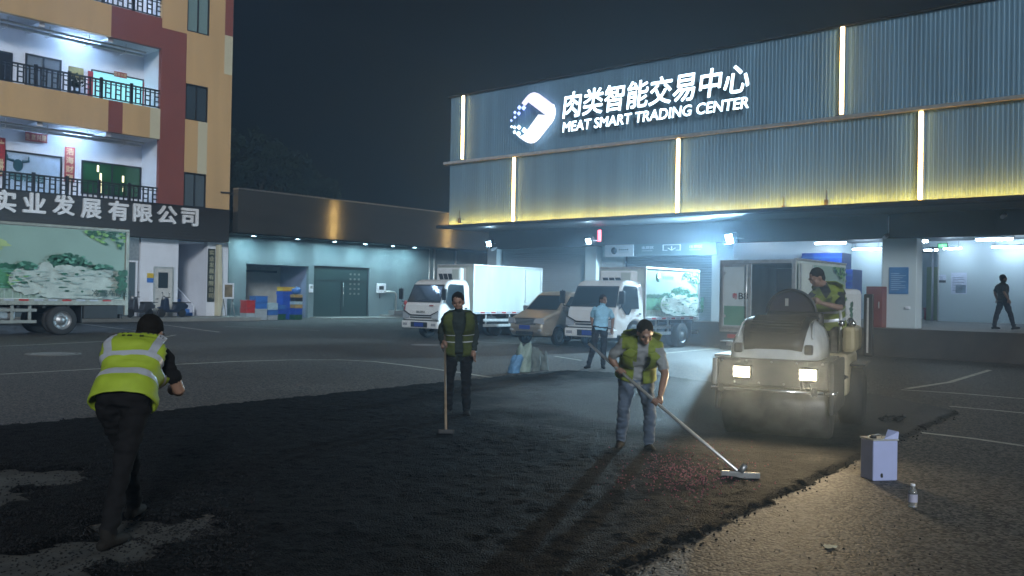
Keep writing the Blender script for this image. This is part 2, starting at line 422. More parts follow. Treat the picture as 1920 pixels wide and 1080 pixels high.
for (px, py, rx) in ((1852,841,26),(1915,846,20)):
    P = [(px + rx*math.cos(2*math.pi*k/20), py + rx*.27*math.sin(2*math.pi*k/20)) for k in range(21)]
    struct('road_marking', stripe(P, .045), MT['faint'], fixn=False)
def cover(px, py, r, label):
    p = on_z(px, py); t = thing('manhole_cover', label, 'manhole cover', (p.x, p.y, 0), 0, 'manhole covers in the yard')
    MB().lathe([(r*.8, .003), (r*.8, .012), (r*.99, .016), (r, .003)], n=40, cap=False).build('rim', MT['concrete'], t)
    m = MB().lathe([(.02, .008), (r*.79, .008), (r*.79, .003)], n=32)
    for k in range(-3, 4): m.box(-r*.6, r*.6, k*r*.17-.02, k*r*.17+.02, .0085, .013)
    m.build('lid', MT['steel'], t)
cover(100, 664, .62, 'round manhole cover set in the asphalt between the big truck and the painted curve')
cover(800, 647, .50, 'round manhole cover in front of the plain white box truck')

# ------------------------------------------------------------------ trees behind the low building
def tree(px, py, y, h, r, label):
    x = on_y(px, py, y).x
    t = thing('tree', label, 'tree', (x, y, 0), 0, 'trees behind the low building')
    m = MB().tube([(0,0,0), (.1,.05,h*.3), (.0,.1,h*.62)], [.35, .26, .12])
    for k in range(7):
        a = k*2.4; q = r*.6; m.tube([(.05,.05,h*.35+k*.25), (math.cos(a)*q*.5, math.sin(a)*q*.5, h*.55+k*.15), (math.cos(a)*q, math.sin(a)*q, h*.7+k*.2)], [.14, .08, .03], 6)
    m.build('trunk', MT['bark'], t)
    c = MB()
    cl = []
    for k in range(70):
        d = Vector((rnd.gauss(0,1), rnd.gauss(0,1), rnd.gauss(0,1))).normalized()
        cl.append((Vector((d.x*r*.85, d.y*r*.85, h*.68 + d.z*h*.27)) * 1, rnd.uniform(.7, 1.5)))
    for p, q in cl:
        for k in range(60):
            d = Vector((rnd.gauss(0,1), rnd.gauss(0,1), rnd.gauss(0,1))).normalized() * q * rnd.random()**.4
            o = p + d; a = Vector((rnd.gauss(0,1), rnd.gauss(0,1), rnd.gauss(0,1))).normalized(); b = a.orthogonal().normalized(); s = rnd.uniform(.16, .34)
            c.add([o - a*s, o + b*s*.5, o + a*s, o - b*s*.5], [(0,1,2,3)])
    c.build('crown', MT['leaf'], t, fixn=False)
for a in ((462,300,58,20.5,6.0,'dark leafy tree behind the low building, closest to the tan building'),
          (528,300,62,18.8,5.2,'dark leafy tree behind the low building, between its two neighbours'),
          (585,300,66,16.0,4.2,'dark leafy tree behind the low building, nearest the trading hall')): tree(*a)

# ------------------------------------------------------------------ meat trading hall
ZS, ZM, ZT, YF = 4.43, 7.18, 9.95, 27.0
XL, XR = on_y(844, 300, YF).x, 34.0
hall = thing('market_hall', 'grey blue corrugated steel trading hall with glowing white sign and warm light strips', 'trading hall', (0, 34, 0))
def hb(mb, name, m, **k):
    o = mb.build(name, m, hall, **k); o.location = (0, -34, 0); return o
def corrugated(x0, x1, z0, z1, y, pitch=.125, dep=.007, side=None):
    m = MB(); xs = []; k = 0; x = x0
    while x < x1:
        for dx, d in ((0,0),(.42,0),(.5,1),(.92,1)): 
            if x + dx*pitch <= x1: xs.append((x + dx*pitch, -dep*d))
        x += pitch
    vs = []
    for (a, d) in xs: vs += [(a, y+d, z0), (a, y+d, z1)]
    return m.add(vs, [(2*i, 2*i+2, 2*i+3, 2*i+1) for i in range(len(xs)-1)])
hb(corrugated(XL, XR, ZM+.06, ZT, YF), 'upper_cladding', MT['corr'], fixn=False)
hb(corrugated(XL, XR, ZS+.12, ZM-.06, YF), 'lower_cladding', MT['corr'], fixn=False)
b = MB().box(XL-.02, XR, YF+.05, 92, ZS+.06, ZT-.05); hb(b, 'upper_storey', MT['corr'])
b = MB().box(XL-.25, XR, YF-.16, YF+.04, ZM-.05, ZM+.05); hb(b, 'belt_trim', MT['alu'])
b = MB().box(XL-.05, XR, YF-.10, YF+.06, ZT, ZT+.06); hb(b, 'parapet_cap', MT['dark'])
b = MB().box(XL-.35, XR, YF-.42, YF+.05, ZS-.03, ZS+.05).box(XL-.35, XR, YF-.42, YF-.39, ZS+.05, ZS+.10); hb(b, 'lower_ledge', MT['dark'])
b = MB().box(XL, XR, YF+.06, 46, ZS-.02, ZS+.05); hb(b, 'soffit', MT['soffit'])
YC = 29.0
colx = [on_y(924, 520, YC).x, on_y(1109, 520, YC).x, on_y(1356, 520, YC).x, on_y(1687, 520, YC).x]
b = MB().box(colx[0]-.25, XR, YC-.02, YC+.30, 3.64, ZS-.03); hb(b, 'header_beam', MT['soffit'])
for x, w in zip(colx, (.28, .28, .42, .52)): hb(MB().box(x-w, x+w, YC-.08, YC+.5, .84, 3.63), 'column', MT['panelwall'], bevel=.02)
hb(MB().box(colx[3]+w+.3, colx[3]+w+.302, YC, YC+.01, .84, .85), 'jamb', MT['alu'])
DX0 = colx[0] - .6
hb(MB().box(DX0, XR, 27.95, 60, .0, .84), 'dock', [MT['concrete']])
hb(MB().box(DX0, XR, 27.87, 27.95, .0, .79).box(DX0, XR, 27.84, 27.95, .79, .845), 'dock_edge', MT['dockface'])
# shutters and walls of the bays
hb(MB().box(colx[0]+.28, colx[1]-.28, YC+.28, YC+.34, .84, 3.64), 'roller_shutter', MT['shutter'])
hb(MB().box(colx[1]+1.3, colx[2]-.42, YC+.58, YC+.64, .84, 3.4), 'roller_shutter', MT['shutter'])
hb(MB().box(colx[1]+.28, colx[1]+1.3, YC+.3, YC+.45, .84, 3.64), 'side_panel', MT['panelwall'])
xe = on_y(1480, 500, YC).x
YB = 42.5
dx0, dx1 = on_y(1714, 540, YB).x, on_y(1758, 540, YB).x
bw = MB().box(colx[2]-.4, dx0, YB, YB+.12, .84, ZS-.03).box(dx1, XR, YB, YB+.12, .84, ZS-.03).box(dx0, dx1, YB, YB+.12, 4.15, ZS-.03)
hb(bw, 'back_wall', MT['panelwall'])
hb(MB().box(colx[2]-.42, colx[2]-.36, YC+.6, YB, .84, ZS-.03), 'partition', MT['panelwall'])
hb(MB().box(dx0-2.5, dx1+2.5, 52, 52.1, .84, ZS-.03).box(dx0-2.5, dx0-2.4, YB+.13, 52, .84, ZS-.03).box(dx1+2.4, dx1+2.5, YB+.13, 52, .84, ZS-.03), 'inner_room', MT['panelwall'])
hb(MB().box(dx0-.06, dx0-.002, YB-.03, YB+.2, .845, 4.2).box(dx1+.002, dx1+.06, YB-.03, YB+.2, .845, 4.2), 'door_frame', MT['alu'])
hb(MB().box(dx0+.1, dx0+1.5, YB+1.5, YB+1.54, .86, 3.3), 'strip_curtain', mat('pale green strip curtain', (.36,.48,.26), .4))
hb(MB().tube([(dx1-.35,YB+.5,.85),(dx1-.35,YB+.5,4.3)], .05).tube([(dx1-.1,YB+.6,.85),(dx1-.1,YB+.6,4.3)], .07), 'pipe', MT['white'])
for px in (1186, 1245, 1300): pass

# dock signs
x0, x1 = on_y(1134, 470, YC-.12).x, on_y(1188, 470, YC-.12).x
x2 = on_y(1343, 470, YC-.12).x
z0, z1 = on_y(1160, 481, YC-.12).z, on_y(1160, 459, YC-.12).z
sg = thing('dock_sign', 'long grey and white dispatch sign with a boxed down arrow over the dock door', 'sign', (x0, YC-.12, z0))
MB().box(0, x1-x0, 0, .06, 0, z1-z0).build('logo_panel', MT['white'], sg)
MB().box(x1-x0+.002, x2-x0, .012, .06, 0, z1-z0).build('grey_panel', MT['teal'], sg)
H = z1 - z0
ring = MB().lathe([(H*.14, 0), (H*.30, 0), (H*.30, .008), (H*.14, .008)], n=28); 
o = ring.build('emblem', MT['dark'], sg, loc=((x1-x0)*.33, -.001, H*.5), rot=(R(90),0,0))
mk = MB()
for k in range(5): mk.box((x1-x0)*.5+k*.09, (x1-x0)*.5+k*.09+.06, -.006, 0, H*.52, H*.62)
mk.box((x1-x0)*.5, (x1-x0)*.5+.45, -.006, 0, H*.36, H*.38); mk.build('small_marks', MT['teal'], sg)
def sign_text(s, w, h, x, z, name, m, parent, y=0, ext=.01, bold=.0, rot=FACE_S, shear=0, heavy=0):
    return link(name, fit_text(s, w, h, ext, bold, shear, heavy=heavy), m, parent, loc=(x, y, z), rot=rot)
GW = x2 - x1
for f in (.105, .69):
    sign_text('出货区', GW*.15, H*.24, x1-x0+GW*f, H*.58, 'lettering', MT['white'], sg, .010)
    MB().box(x1-x0+GW*f, x1-x0+GW*(f+.13), .005, .012, H*.42, H*.45).build('underline', MT['white'], sg)
ar = MB(); ax0, ax1 = x1-x0+GW*.365, x1-x0+GW*.585
ar.box(ax0, ax1, .004, .012, H*.86, H*.91).box(ax0, ax0+.04, .004, .012, H*.42, H*.86).box(ax1-.04, ax1, .004, .012, H*.42, H*.86).box(ax0+.04, ax0+.2, .004, .012, H*.42, H*.46).box(ax1-.2, ax1-.04, .004, .012, H*.42, H*.46)
am = (ax0+ax1)/2
ar.box(am-.02, am+.02, .004, .012, H*.42, H*.78)
for s in (-1, 1): ar.add([(am, .004, H*.40), (am+s*.18, .004, H*.62), (am+s*.15, .004, H*.65), (am, .004, H*.48), (am, .011, H*.40), (am+s*.18, .011, H*.62), (am+s*.15, .011, H*.65), (am, .011, H*.48)], [(0,1,2,3),(4,5,6,7),(0,1,5,4),(1,2,6,5),(2,3,7,6)])
ar.build('arrow_symbol', MT['white'], sg)

# the big luminous sign
E_SIGN = emitter('luminous white acrylic', (.62,.86,1), 4.5)
E_BLUE = emitter('luminous blue acrylic', (.25,.35,1), 3)
E_VIO = emitter('luminous violet acrylic', (.80,.74,1), 1.25)
YS = YF - .22
def sx(px, py): return on_y(px, py, YS)
a, c = sx(1057, 222), sx(1405, 180)
zb = sx(1075, 220).z
sgn = thing('luminous_sign', 'luminous white Chinese and English channel letters with a chevron emblem on the hall front', 'sign', (a.x, YS, zb))
for tx_, h_, z_, nm, hv in (('肉类智能交易中心', .95, 0, 'chinese_letters', .017), ('MEAT SMART TRADING CENTER', .36, 7.81-zb, 'english_letters', .011)):
    o = sign_text(tx_, c.x-a.x, h_, 0, z_, nm, [E_SIGN, MT['alu']], sgn, .0, .06, 0, shear=.12, heavy=hv)
    for f in o.data.polygons: f.material_index = 0 if f.center.z > .058 else 1
lc = sx(1000, 220); lw = sx(1042, 220).x - sx(958, 220).x; lh = sx(1000, 170).z - sx(1000, 271).z
def rounded_band(pts, r):       # closed outline with rounded corners from sharp points
    out = []; n = len(pts)
    for i in range(n):
        p, a, b = Vector(pts[i][:2]), Vector(pts[i-1][:2]), Vector(pts[(i+1) % n][:2]); q = pts[i][2] if len(pts[i]) > 2 else 0
        if q == 0: out.append(tuple(p)); continue
        u = (a-p).normalized()*q; v = (b-p).normalized()*q
        for k in range(7):
            t = k/6; out.append(tuple(p + u*(1-t)**2 + v*t**2))
    return out
W2, H2 = lw, lh
# chevron: outer rounded rhombus corner, inner corner open towards the small squares
up = rounded_band([(W2*.26,H2*.79),(W2*.50,H2*1.02,.35*H2*.6),(W2*.97,H2*.66,.0),(W2*.80,H2*.50,0),(W2*.40,H2*.80,0),(W2*.33,H2*.74,0)], 0)
lo = rounded_band([(W2*.97,H2*.66,0),(W2*1.06,H2*.48,.28*H2*.8),(W2*.52,-H2*.04,.30*H2*.7),(W2*.20,H2*.17,0),(W2*.33,H2*.20,0),(W2*.64,H2*.53,0),(W2*.80,H2*.50,0)], 0)
for nm, pl, mm in (('emblem_upper_arm', up, E_VIO), ('emblem_lower_arm', lo, emitter('luminous emblem acrylic', (.85,.90,1), 1.6))):
    MB().prism(pl, 1, -.06, .0).build(nm, mm, sgn, loc=(sx(958,220).x-a.x, 0, lc.z-H2/2-zb))
for mm, dots in ((E_BLUE, ((.30,.70,.045),(.20,.72,.04),(.10,.64,.028),(.19,.61,.035),(.10,.55,.025),(.02,.50,.02))), (E_SIGN, ((.32,.28,.05),(.20,.35,.042),(.19,.23,.045),(.10,.36,.03),(.10,.27,.03),(.03,.38,.022)))):
    for (u, v, r) in dots:
        MB().prism([(u*W2,v*H2-r*H2),(u*W2+r*W2,v*H2),(u*W2,v*H2+r*H2),(u*W2-r*W2,v*H2)], 1, -.05, .0).build('emblem_square', mm, sgn, loc=(sx(958,220).x-a.x, 0, lc.z-H2/2-zb))

# warm light strips
E_WARM = emitter('warm led strip', (1,.60,.19), 26)
def light_strip(px, py, z0, z1, label):
    x = on_y(px, py, YF-.1).x
    t = thing('light_strip', label, 'light strip', (x, YF-.10, z0), 0, 'vertical light strips on the hall front')
    MB().box(-.07, .07, .0, .05, 0, z1-z0).build('housing', MT['alu'], t)
    MB().box(-.05, .05, -.045, -.001, .03, z1-z0-.03).build('tube', E_WARM, t, bevel=.012)
light_strip(868, 240, ZM+.08, ZT, 'tall warm light strip on the upper cladding beside the hall corner')
light_strip(1579, 130, ZM+.08, ZT, 'tall warm light strip on the upper cladding beyond the letters')
light_strip(963, 360, ZS+.12, ZM-.06, 'warm light strip on the lower cladding under the chevron emblem')
light_strip(1271, 330, ZS+.12, ZM-.06, 'warm light strip on the lower cladding beneath the lettering')
light_strip(1726, 300, ZS+.12, ZM-.06, 'warm light strip on the lower cladding over the open dock')
for px in (625, 838):        # strips on the hall's side wall, mirrored in the bronze fascia
    q = on_x(px, 410, -44.2).y; q = q + q/44.2*17.4
    t = thing('light_strip', 'warm light strip on the side wall of the hall, mirrored in the bronze fascia', 'light strip', (XL-.10, q, ZS+.1), 0, 'vertical light strips on the hall side')
    MB().box(.0, .06, -.09, .09, 0, ZT-ZS-.1).build('housing', MT['alu'], t); o = MB().box(-.03, -.001, -.08, .08, .03, ZT-ZS-.14).build('tube', [emitter('warm side strip', (1,.66,.22), 70), MT['alu']], t)
    for f in o.data.polygons: f.material_index = 0 if f.normal.x < -.9 else 1
wash = thing('wash_light', 'long warm strip light along the lower ledge washing up the corrugated front', 'strip light', (0, YF-.20, ZS+.06))
MB().box(XL-.2, XR, -.03, .03, 0, .02).build('channel', MT['alu'], wash)
MB().box(XL-.2, XR, -.015, .02, .022, .03).build('strip', emitter('warm wash led', (1,.47,.05), 170), wash)

# floodlights on the columns
E_FLOOD = emitter('floodlight lens', (.50,.80,1), 6800)
E_FLOOD2 = emitter('small floodlight lens', (.52,.80,1), 480)
def flood(px, py, big, yaw, tilt, label):
    p = on_y(px, py, YC-.42)
    t = thing('floodlight', label, 'floodlight', p, R(yaw), 'floodlights under the canopy')
    r = .16 if big else .11
    m = MB().box(-r*1.5, r*1.5, .02, .12, -r*1.15, r*1.15)
    for k in range(6): m.box(-r*1.4+k*r*.5, -r*1.4+k*r*.5+.02, .12, .17, -r, r)
    hd = m.build('housing', MT['dark'], t, rot=(R(tilt),0,0), bevel=.01)
    MB().add([(-r*1.3,.012,-r*.95),(r*1.3,.012,-r*.95),(r*1.3,.012,r*.95),(-r*1.3,.012,r*.95)], [(0,1,2,3)]).build('lens', E_FLOOD if big else E_FLOOD2, hd, fixn=False)
    MB().box(-r*1.5, r*1.5, -.14, .019, r*1.0, r*1.12).box(-r*1.5, r*1.5, -.17, .019, -r*1.12, -r*1.0).box(-r*1.5, -r*1.32, -.06, .019, -r*.99, r*.99).box(r*1.32, r*1.5, -.06, .019, -r*.99, r*.99).build('added_visor', MT['dark'], hd)  # lips added round the lens to cut light thrown up and steeply down
    MB().box(-r*1.7, -r*1.6, .04, .34, -.02, .02).box(r*1.6, r*1.7, .04, .34, -.02, .02).box(-r*1.7, r*1.7, .30, .33, -.02, .02).build('bracket', MT['steel'], t)
flood(918, 456, 0, -8, 20, 'small bright floodlight on the dock column behind the plain white truck')
flood(1105, 451, 0, -14, 20, 'small bright floodlight beside the red message display')
flood(1370, 447, 1, -30, 16, 'largest and brightest floodlight on the column between dock sign and open dock')

for px, py in ((1550,381),(862,414),(1470,392)):
    q = on_y(px, py, YF-.03); hb(MB().box(q.x-.05, q.x+.05, YF-.10, YF-.015, q.z-.10, q.z+.10).tube([(q.x, YF-.05, q.z+.1),(q.x, YF-.05, q.z+.42)], .012, 6), 'junction_box', MT['dark'])

# tube lamps in the open dock
E_TUBE = emitter('cool tube lamp', (.62,.82,1), 95)
def tube_lamp(px, py, y, L, label):
    p = on_y(px, py, y)
    t = thing('tube_lamp', label, 'tube lamp', (p.x, y, p.z), 0, 'tube lamps in the open dock')
    MB().box(-L/2-.05, L/2+.05, -.05, .05, .045, .10).build('fitting', MT['white'], t)
    MB().tube([(-L/2,0,0),(L/2,0,0)], .04, 10).build('tube', E_TUBE, t)
    MB().box(-L/2+.1, -L/2+.12, -.01, .01, .10, ZS-.02-p.z).box(L/2-.12, L/2-.1, -.01, .01, .10, ZS-.02-p.z).build('hanger', MT['steel'], t)
for a in ((1557,456,35.6,1.25,'tube lamp above the blue stack, nearest the dock column'), (1864,449,36.4,1.2,'bright tube lamp above the walking man'),
          (1625,467,41.5,1.25,'farther tube lamp over the maroon cabinet'), (1893,463,41.5,1.3,'farther tube lamp near the back wall behind the walking man'),
          (1724,453,33.5,.55,'short lamp just beside the top of the wide dock column'), (1751,469,47,.9,'small lamp inside the inner doorway'), (1786,466,41.6,.7,'short lamp just under the green exit sign')): tube_lamp(*a)

def post(px0, py0, px1, py1, y): return on_y(px0, py0, y), on_y(px1, py1, y)
# exit sign
a, c = post(1758, 465, 1777, 456, 40.0)
ex = thing('exit_sign', 'small glowing green exit sign hanging over the inner doorway', 'exit sign', (a.x, 40.0, a.z))
w, h = c.x-a.x, c.z-a.z
MB().box(0, w, 0, .05, 0, h).build('housing', MT['black'], ex)
eg = MB().box(w*.08, w*.92, -.006, 0, h*.12, h*.88); eg.build('lit_panel', emitter('green exit panel', (.03,.8,.2), 1.6), ex)
m = MB().sphere((w*.46,-.012,h*.72), h*.07, 8, 5); m.tube([(w*.46,-.012,h*.62),(w*.49,-.012,h*.42),(w*.40,-.012,h*.2)], h*.04).tube([(w*.49,-.012,h*.42),(w*.58,-.012,h*.3),(w*.60,-.012,h*.18)], h*.04).tube([(w*.38,-.012,h*.5),(w*.46,-.012,h*.6),(w*.57,-.012,h*.5)], h*.03)
m.box(w*.15, w*.3, -.012, -.006, h*.46, h*.54).box(w*.7, w*.85, -.012, -.006, h*.46, h*.54)
m.build('pictogram', emitter('white exit mark', (.7,1,.8), 2.2), ex)
MB().box(w*.3, w*.32, .02, .03, h, ZS-.02-a.z).box(w*.7, w*.72, .02, .03, h, ZS-.02-a.z).build('hanger', MT['steel'], ex)

# red message display
a, c = post(1119, 454, 1129, 430, YC-.2)
dp = thing('led_display', 'narrow upright red message display between the floodlight and the dock sign', 'display', (a.x, YC-.2, a.z))
w, h = c.x-a.x, c.z-a.z
MB().box(0, w, 0, .12, 0, h).build('housing', MT['black'], dp)
MB().box(.02, w-.02, -.004, 0, .02, h-.02).build('screen', emitter('red screen glow', (.35,.0,.02), .9), dp)
er = emitter('red led text', (1,.12,.18), 9)
mk = MB()
for k in range(4):
    z = h*(.08+.225*k); q = h*.19; 
    mk.box(w*.25, w*.75, -.012, -.004, z, z+q*.16).box(w*.25, w*.75, -.012, -.004, z+q*.42, z+q*.58).box(w*.25, w*.75, -.012, -.004, z+q*.84, z+q).box(w*.25, w*.36, -.012, -.004, z+q*.17, z+q*.41).box(w*.64, w*.75, -.012, -.004, z+q*.59, z+q*.83)
mk.build('glyphs', er, dp)

# posters
def poster(px0, py0, px1, py1, y, cols, label, head=None):
    a, c = post(px0, py0, px1, py1, y); w, h = c.x-a.x, c.z-a.z
    t = thing('poster', label, 'poster', (a.x, y, a.z), 0)
    MB().box(0, w, -.02, 0, 0, h).build('sheet', cols[0], t)
    m = MB()
    for k in range(9):
        q = rnd.uniform(.35, .8); m.box(w*.1, w*(.1+q), -.023, -.0201, h*(.15+.075*k), h*(.15+.075*k)+h*.022)
    m.build('small_print', cols[1], t)
    if head: sign_text(head, w*.7, h*.07, w*.15, h*.86, 'heading', cols[1], t, -.0215, .004)
    return t, w, h
pb = mat('blue poster', (.06,.19,.42), .4); pl = mat('light print', (.35,.5,.68), .5); pw = mat('white poster', (.66,.72,.86), .5); pd = mat('dark print', (.10,.14,.28), .5)
poster(1667, 551, 1704, 501, YC-.082, (pb, pl), 'blue notice board on the wide dock column')
t, w, h = poster(1783, 551, 1813, 511, YB-.002, (pw, pd), 'white poster with a small picture on the back wall by the doorway')
MB().box(w*.3, w*.95, -.026, -.0235, h*.04, h*.42).build('picture', mat('poster picture', (.16,.22,.30), .5, var=.6, scale=3), t)
t, w, h = poster(1761, 530, 1774, 515, YB-.002, (pw, pd), 'small white and dark sign right beside the inner doorway')
MB().box(0, w, -.026, -.0235, 0, h*.3).build('dark_band', MT['dark'], t)

# cameras on the header
def wall_camera(px, py, y, label, drop=.0):
    p = on_y(px, py, y); t = thing('security_camera', label, 'security camera', p, 0, 'security cameras under the canopy')
    MB().tube([(0,.0,.0),(0,-.30,-.10)], .06, 10).build('body', MT['white'], t)
    m = MB().tube([(0,.02,0),(0,.12,.05)], .03, 8)
    if drop: m.tube([(0,.1,.05),(0,.1,drop)], .02, 8)
    m.build('bracket', MT['white'], t)
wall_camera(1664, 441, YC-.2, 'white camera hanging on a thin rod at the dock column', on_y(1667,405,YC-.1).z - on_y(1664,441,YC-.1).z)
wall_camera(1884, 402, YC-.2, 'white camera mounted high on the beam above the walking man')
wall_camera(928, 466, YC-.2, 'small camera below the floodlight on the first dock column')
p = on_y(1702, 577, YC-.1)
sw = thing('wall_switch', 'small pale switch box low on the wide dock column', 'switch', (p.x, YC-.08, p.z))
MB().box(-.07, .07, -.05, 0, -.04, .04).build('box', MT['white'], sw, bevel=.008); MB().box(-.03, .03, -.06, -.051, -.02, .02).build('button', MT['white'], sw)

# things on the dock
def blue_stack(px0, px1, pytop, y, label):
    a, c = on_y(px0, 560, y), on_y(px1, 560, y); zt = on_y(px0, pytop, y).z; w = c.x - a.x
    t = thing('blue_cabinet', label, 'blue stack', (a.x, y, .845), 0)
    m = MB().box(0, w, .0, 1.1, 0, zt-.845); m.build('body', MT['blue'], t, bevel=.02)
    r = MB(); z = .15
    while z < zt-.95: r.box(-.012, w+.012, -.015, -.002, z, z+.07); z += .24
    r.build('ribs', MT['blue2'], t)
blue_stack(1502, 1577, 475, 36.2, 'tall ribbed blue stack of containers behind the open truck')
blue_stack(1579, 1598, 505, 36.4, 'shorter narrow blue stack beside the tall blue stack')
a, c = on_y(1624, 560, 28.5), on_y(1654, 560, 28.5); zt = on_y(1640, 537, 28.5).z
cb = thing('maroon_cabinet', 'maroon upright cabinet on the dock edge behind the roller', 'cabinet', (a.x, 28.5, .845)); w = c.x-a.x
MB().box(0, w, 0, .45, 0, zt-.845).build('body', MT['maroon'], cb, bevel=.01)
MB().box(.03, w-.03, -.02, -.002, .06, zt-.845-.06).build('door', MT['maroon'], cb, bevel=.006)
MB().box(w-.1, w-.07, -.05, -.021, .6, .8).build('handle', MT['alu'], cb)
a, c = on_y(1736, 590, YB+2.5), on_y(1748, 590, YB+2.5); zt = on_y(1740, 577, YB+2.5).z
bn = thing('red_bin', 'red plastic bin inside the inner doorway', 'bin', ((a.x+c.x)/2, YB+2.5, .845))
MB().lathe([(.20,0),(.26,zt-.9),(.24,zt-.9),(.18,.05)], n=20).build('tub', MT['redp'], bn); MB().lathe([(.28,zt-.9),(.28,zt-.84),(.26,zt-.84),(.26,zt-.9)], n=20, cap=False).build('rim', MT['redp'], bn)

# ------------------------------------------------------------------ the tan building
XW = -45.0
def F(px, py, x=XW): p = on_x(px, py, x); return p.y, p.z
tb = thing('tan_building', 'tan, red and cream rendered building with open galleries and a dark sign band', 'building', (XW, 15, 0))
def bb(mb, name, m, **k):
    o = mb.build(name, m, tb, **k); o.location = (-XW, -15, 0); return o
YE, Y0 = F(434, 200)[0], -6.0
yo = F(302, 150)[0]                       # gallery openings end here
Z = dict(s0=4.3, s1=6.05, o2=9.55, o3b=11.15, o3t=14.35, o4b=15.95, top=27)
wall = MB()
T = .28
def panel(y0, y1, z0, z1, mi): wall.box(XW-T, XW, y0, y1, z0, z1, mi)
y208, y203, y230, y281 = F(208,80)[0], F(203,220)[0], F(230,220)[0], F(281,240)[0]
panel(Y0, y208, Z['o3t'], Z['o4b'], 0); panel(y208, yo, Z['o3t'], Z['o4b'], 1)
panel(Y0, y203, Z['o2'], Z['o3b'], 0); panel(y203, y230, Z['o2'], Z['o3b'], 1); panel(y230, y281, Z['o2'], Z['o3b'], 0); panel(y281, yo, Z['o2'], Z['o3b'], 2)
panel(Y0, yo, 19.2, Z['top'], 0)
# the solid end bay: red pier, tan field with window openings, painted corner
y353, y390, y420, y346 = F(352,250)[0], F(390,190)[0], F(421,100)[0], F(348,190)[0]
zr = F(330, 58)[1]
panel(yo, y346, Z['s1'], zr, 1); panel(yo, y346, zr, Z['top'], 0)
wins = [(F(347,223)[1], F(347,155)[1]), (F(346,387)[1], F(346,322)[1]), (F(350,57)[1], F(350,57)[1]+2.1)]
zw = sorted([(a, b) for a, b in wins])
z = Z['s1']
for k, (a, b) in enumerate(zw):
    if k == 1:
        yc = F(371, 260)[0]; panel(y346, yc, z, a, 0); panel(yc, y390, z, a, 2)
    elif a > z: panel(y346, y390, z, a, 0)
    z = b
panel(y346, y390, z, Z['top'], 0)
zc1, zc2 = F(428, 67)[1], F(428, 140)[1]
panel(y390, y420, Z['s1'], Z['top'], 0); panel(y420, YE, Z['s1'], zc2, 0); panel(y420, YE, zc2, zc1, 2); panel(y420, YE, zc1, Z['top'], 1)
wall.box(XW-14, XW-T-.001, YE-.25, YE, 0, Z['top'], 0)       # end wall
bb(wall, 'wall', [MT['tan'], MT['red'], MT['cream']])
# galleries: floors, ceilings, back wall, end wall
D = 2.1
gal = MB()
for z0, z1 in ((Z['s0'], 6.0), (Z['o2'], 11.1), (Z['o3t'], 15.9), (19.2, 19.6)): gal.box(XW-D, XW-T-.001, Y0, yo+.1, z0, z1)
gal.box(XW-D-.2, XW-D-.001, Y0, yo+.1, 0, 22).box(XW-D, XW-T-.002, yo+.101, yo+.3, 4.3, 22)
bb(gal, 'gallery', MT['white'])
for zt in (Z['o2'], Z['o3t']):
    for px in (75, 205): 
        y = F(px, 200)[0]; bb(MB().box(XW-D+.001, XW-T-.01, y, y+.25, zt-.20, zt-.001), 'beam', MT['white'])
for zt in (Z['o2'], Z['o3t']):
    m = MB()
    for dx, dz, r in ((-.7,-.22,.06),(-1.0,-.36,.05),(-1.25,-.26,.07)): m.tube([(XW+dx, Y0, zt+dz),(XW+dx, yo-.5, zt+dz)], r, 8)
    y = yo - 1.6
    while y > 2: m.box(XW-.72, XW-.68, y, y+.03, zt-.50, zt-.002); m.box(XW-1.3, XW-.68, y, y+.03, zt-.47, zt-.44); y -= 1.9
    bb(m, 'pipe_run', MT['alu'])
# railings
def railing(z, y0, y1):
    m = MB(); m.box(XW-.17, XW-.09, y0, y1, z+.92, z+1.0).box(XW-.16, XW-.10, y0, y1, z+.06, z+.12).box(XW-.16, XW-.10, y0, y1, z+.80, z+.84)
    y = y0; k = 0
    while y < y1-.1:
        if k % 6 == 0: m.box(XW-.2, XW-.06, y, y+.13, z, z+1.08)
        else: m.box(XW-.15, XW-.11, y, y+.07, z+.12, z+.92)
        if k % 2: m.box(XW-.145, XW-.115, y+.07, y+.26, z+.34, z+.40).box(XW-.145, XW-.115, y+.07, y+.26, z+.58, z+.64)
        y += .26; k += 1
    bb(m, 'railing', MT['dark'])
for z in (6.001, 11.151, 15.951): railing(z, Y0, yo-.02)
# side windows of the end bay
for k, (a, b) in enumerate(zw):
    m = MB(); y0, y1 = y346, y390; f = .07
    m.box(XW-.2, XW-.04, y0, y0+f, a, b).box(XW-.2, XW-.04, y1-f, y1, a, b).box(XW-.2, XW-.04, y0+f, y1-f, a, a+f).box(XW-.2, XW-.04, y0+f, y1-f, b-f, b).box(XW-.18, XW-.05, (y0+y1)/2-.03, (y0+y1)/2+.03, a+f, b-f)
    fr = bb(m, 'window', MT['dark'])
    p = MB().box(XW-.14, XW-.12, y0+f, y1-f, a+f, b-f).build('pane', glass('side window glass %d' % k, ((.10,.13,.15), (.05,.07,.085), (.20,.30,.30))[k], .15), fr)
m = MB().box(XW-T, XW-.5, y346-.3, y390+.3, 6.1, 20); bb(MB().box(XW-.6, XW-.5, y346-.2, y390+.2, 6.1, 20), 'interior', MT['navy'])
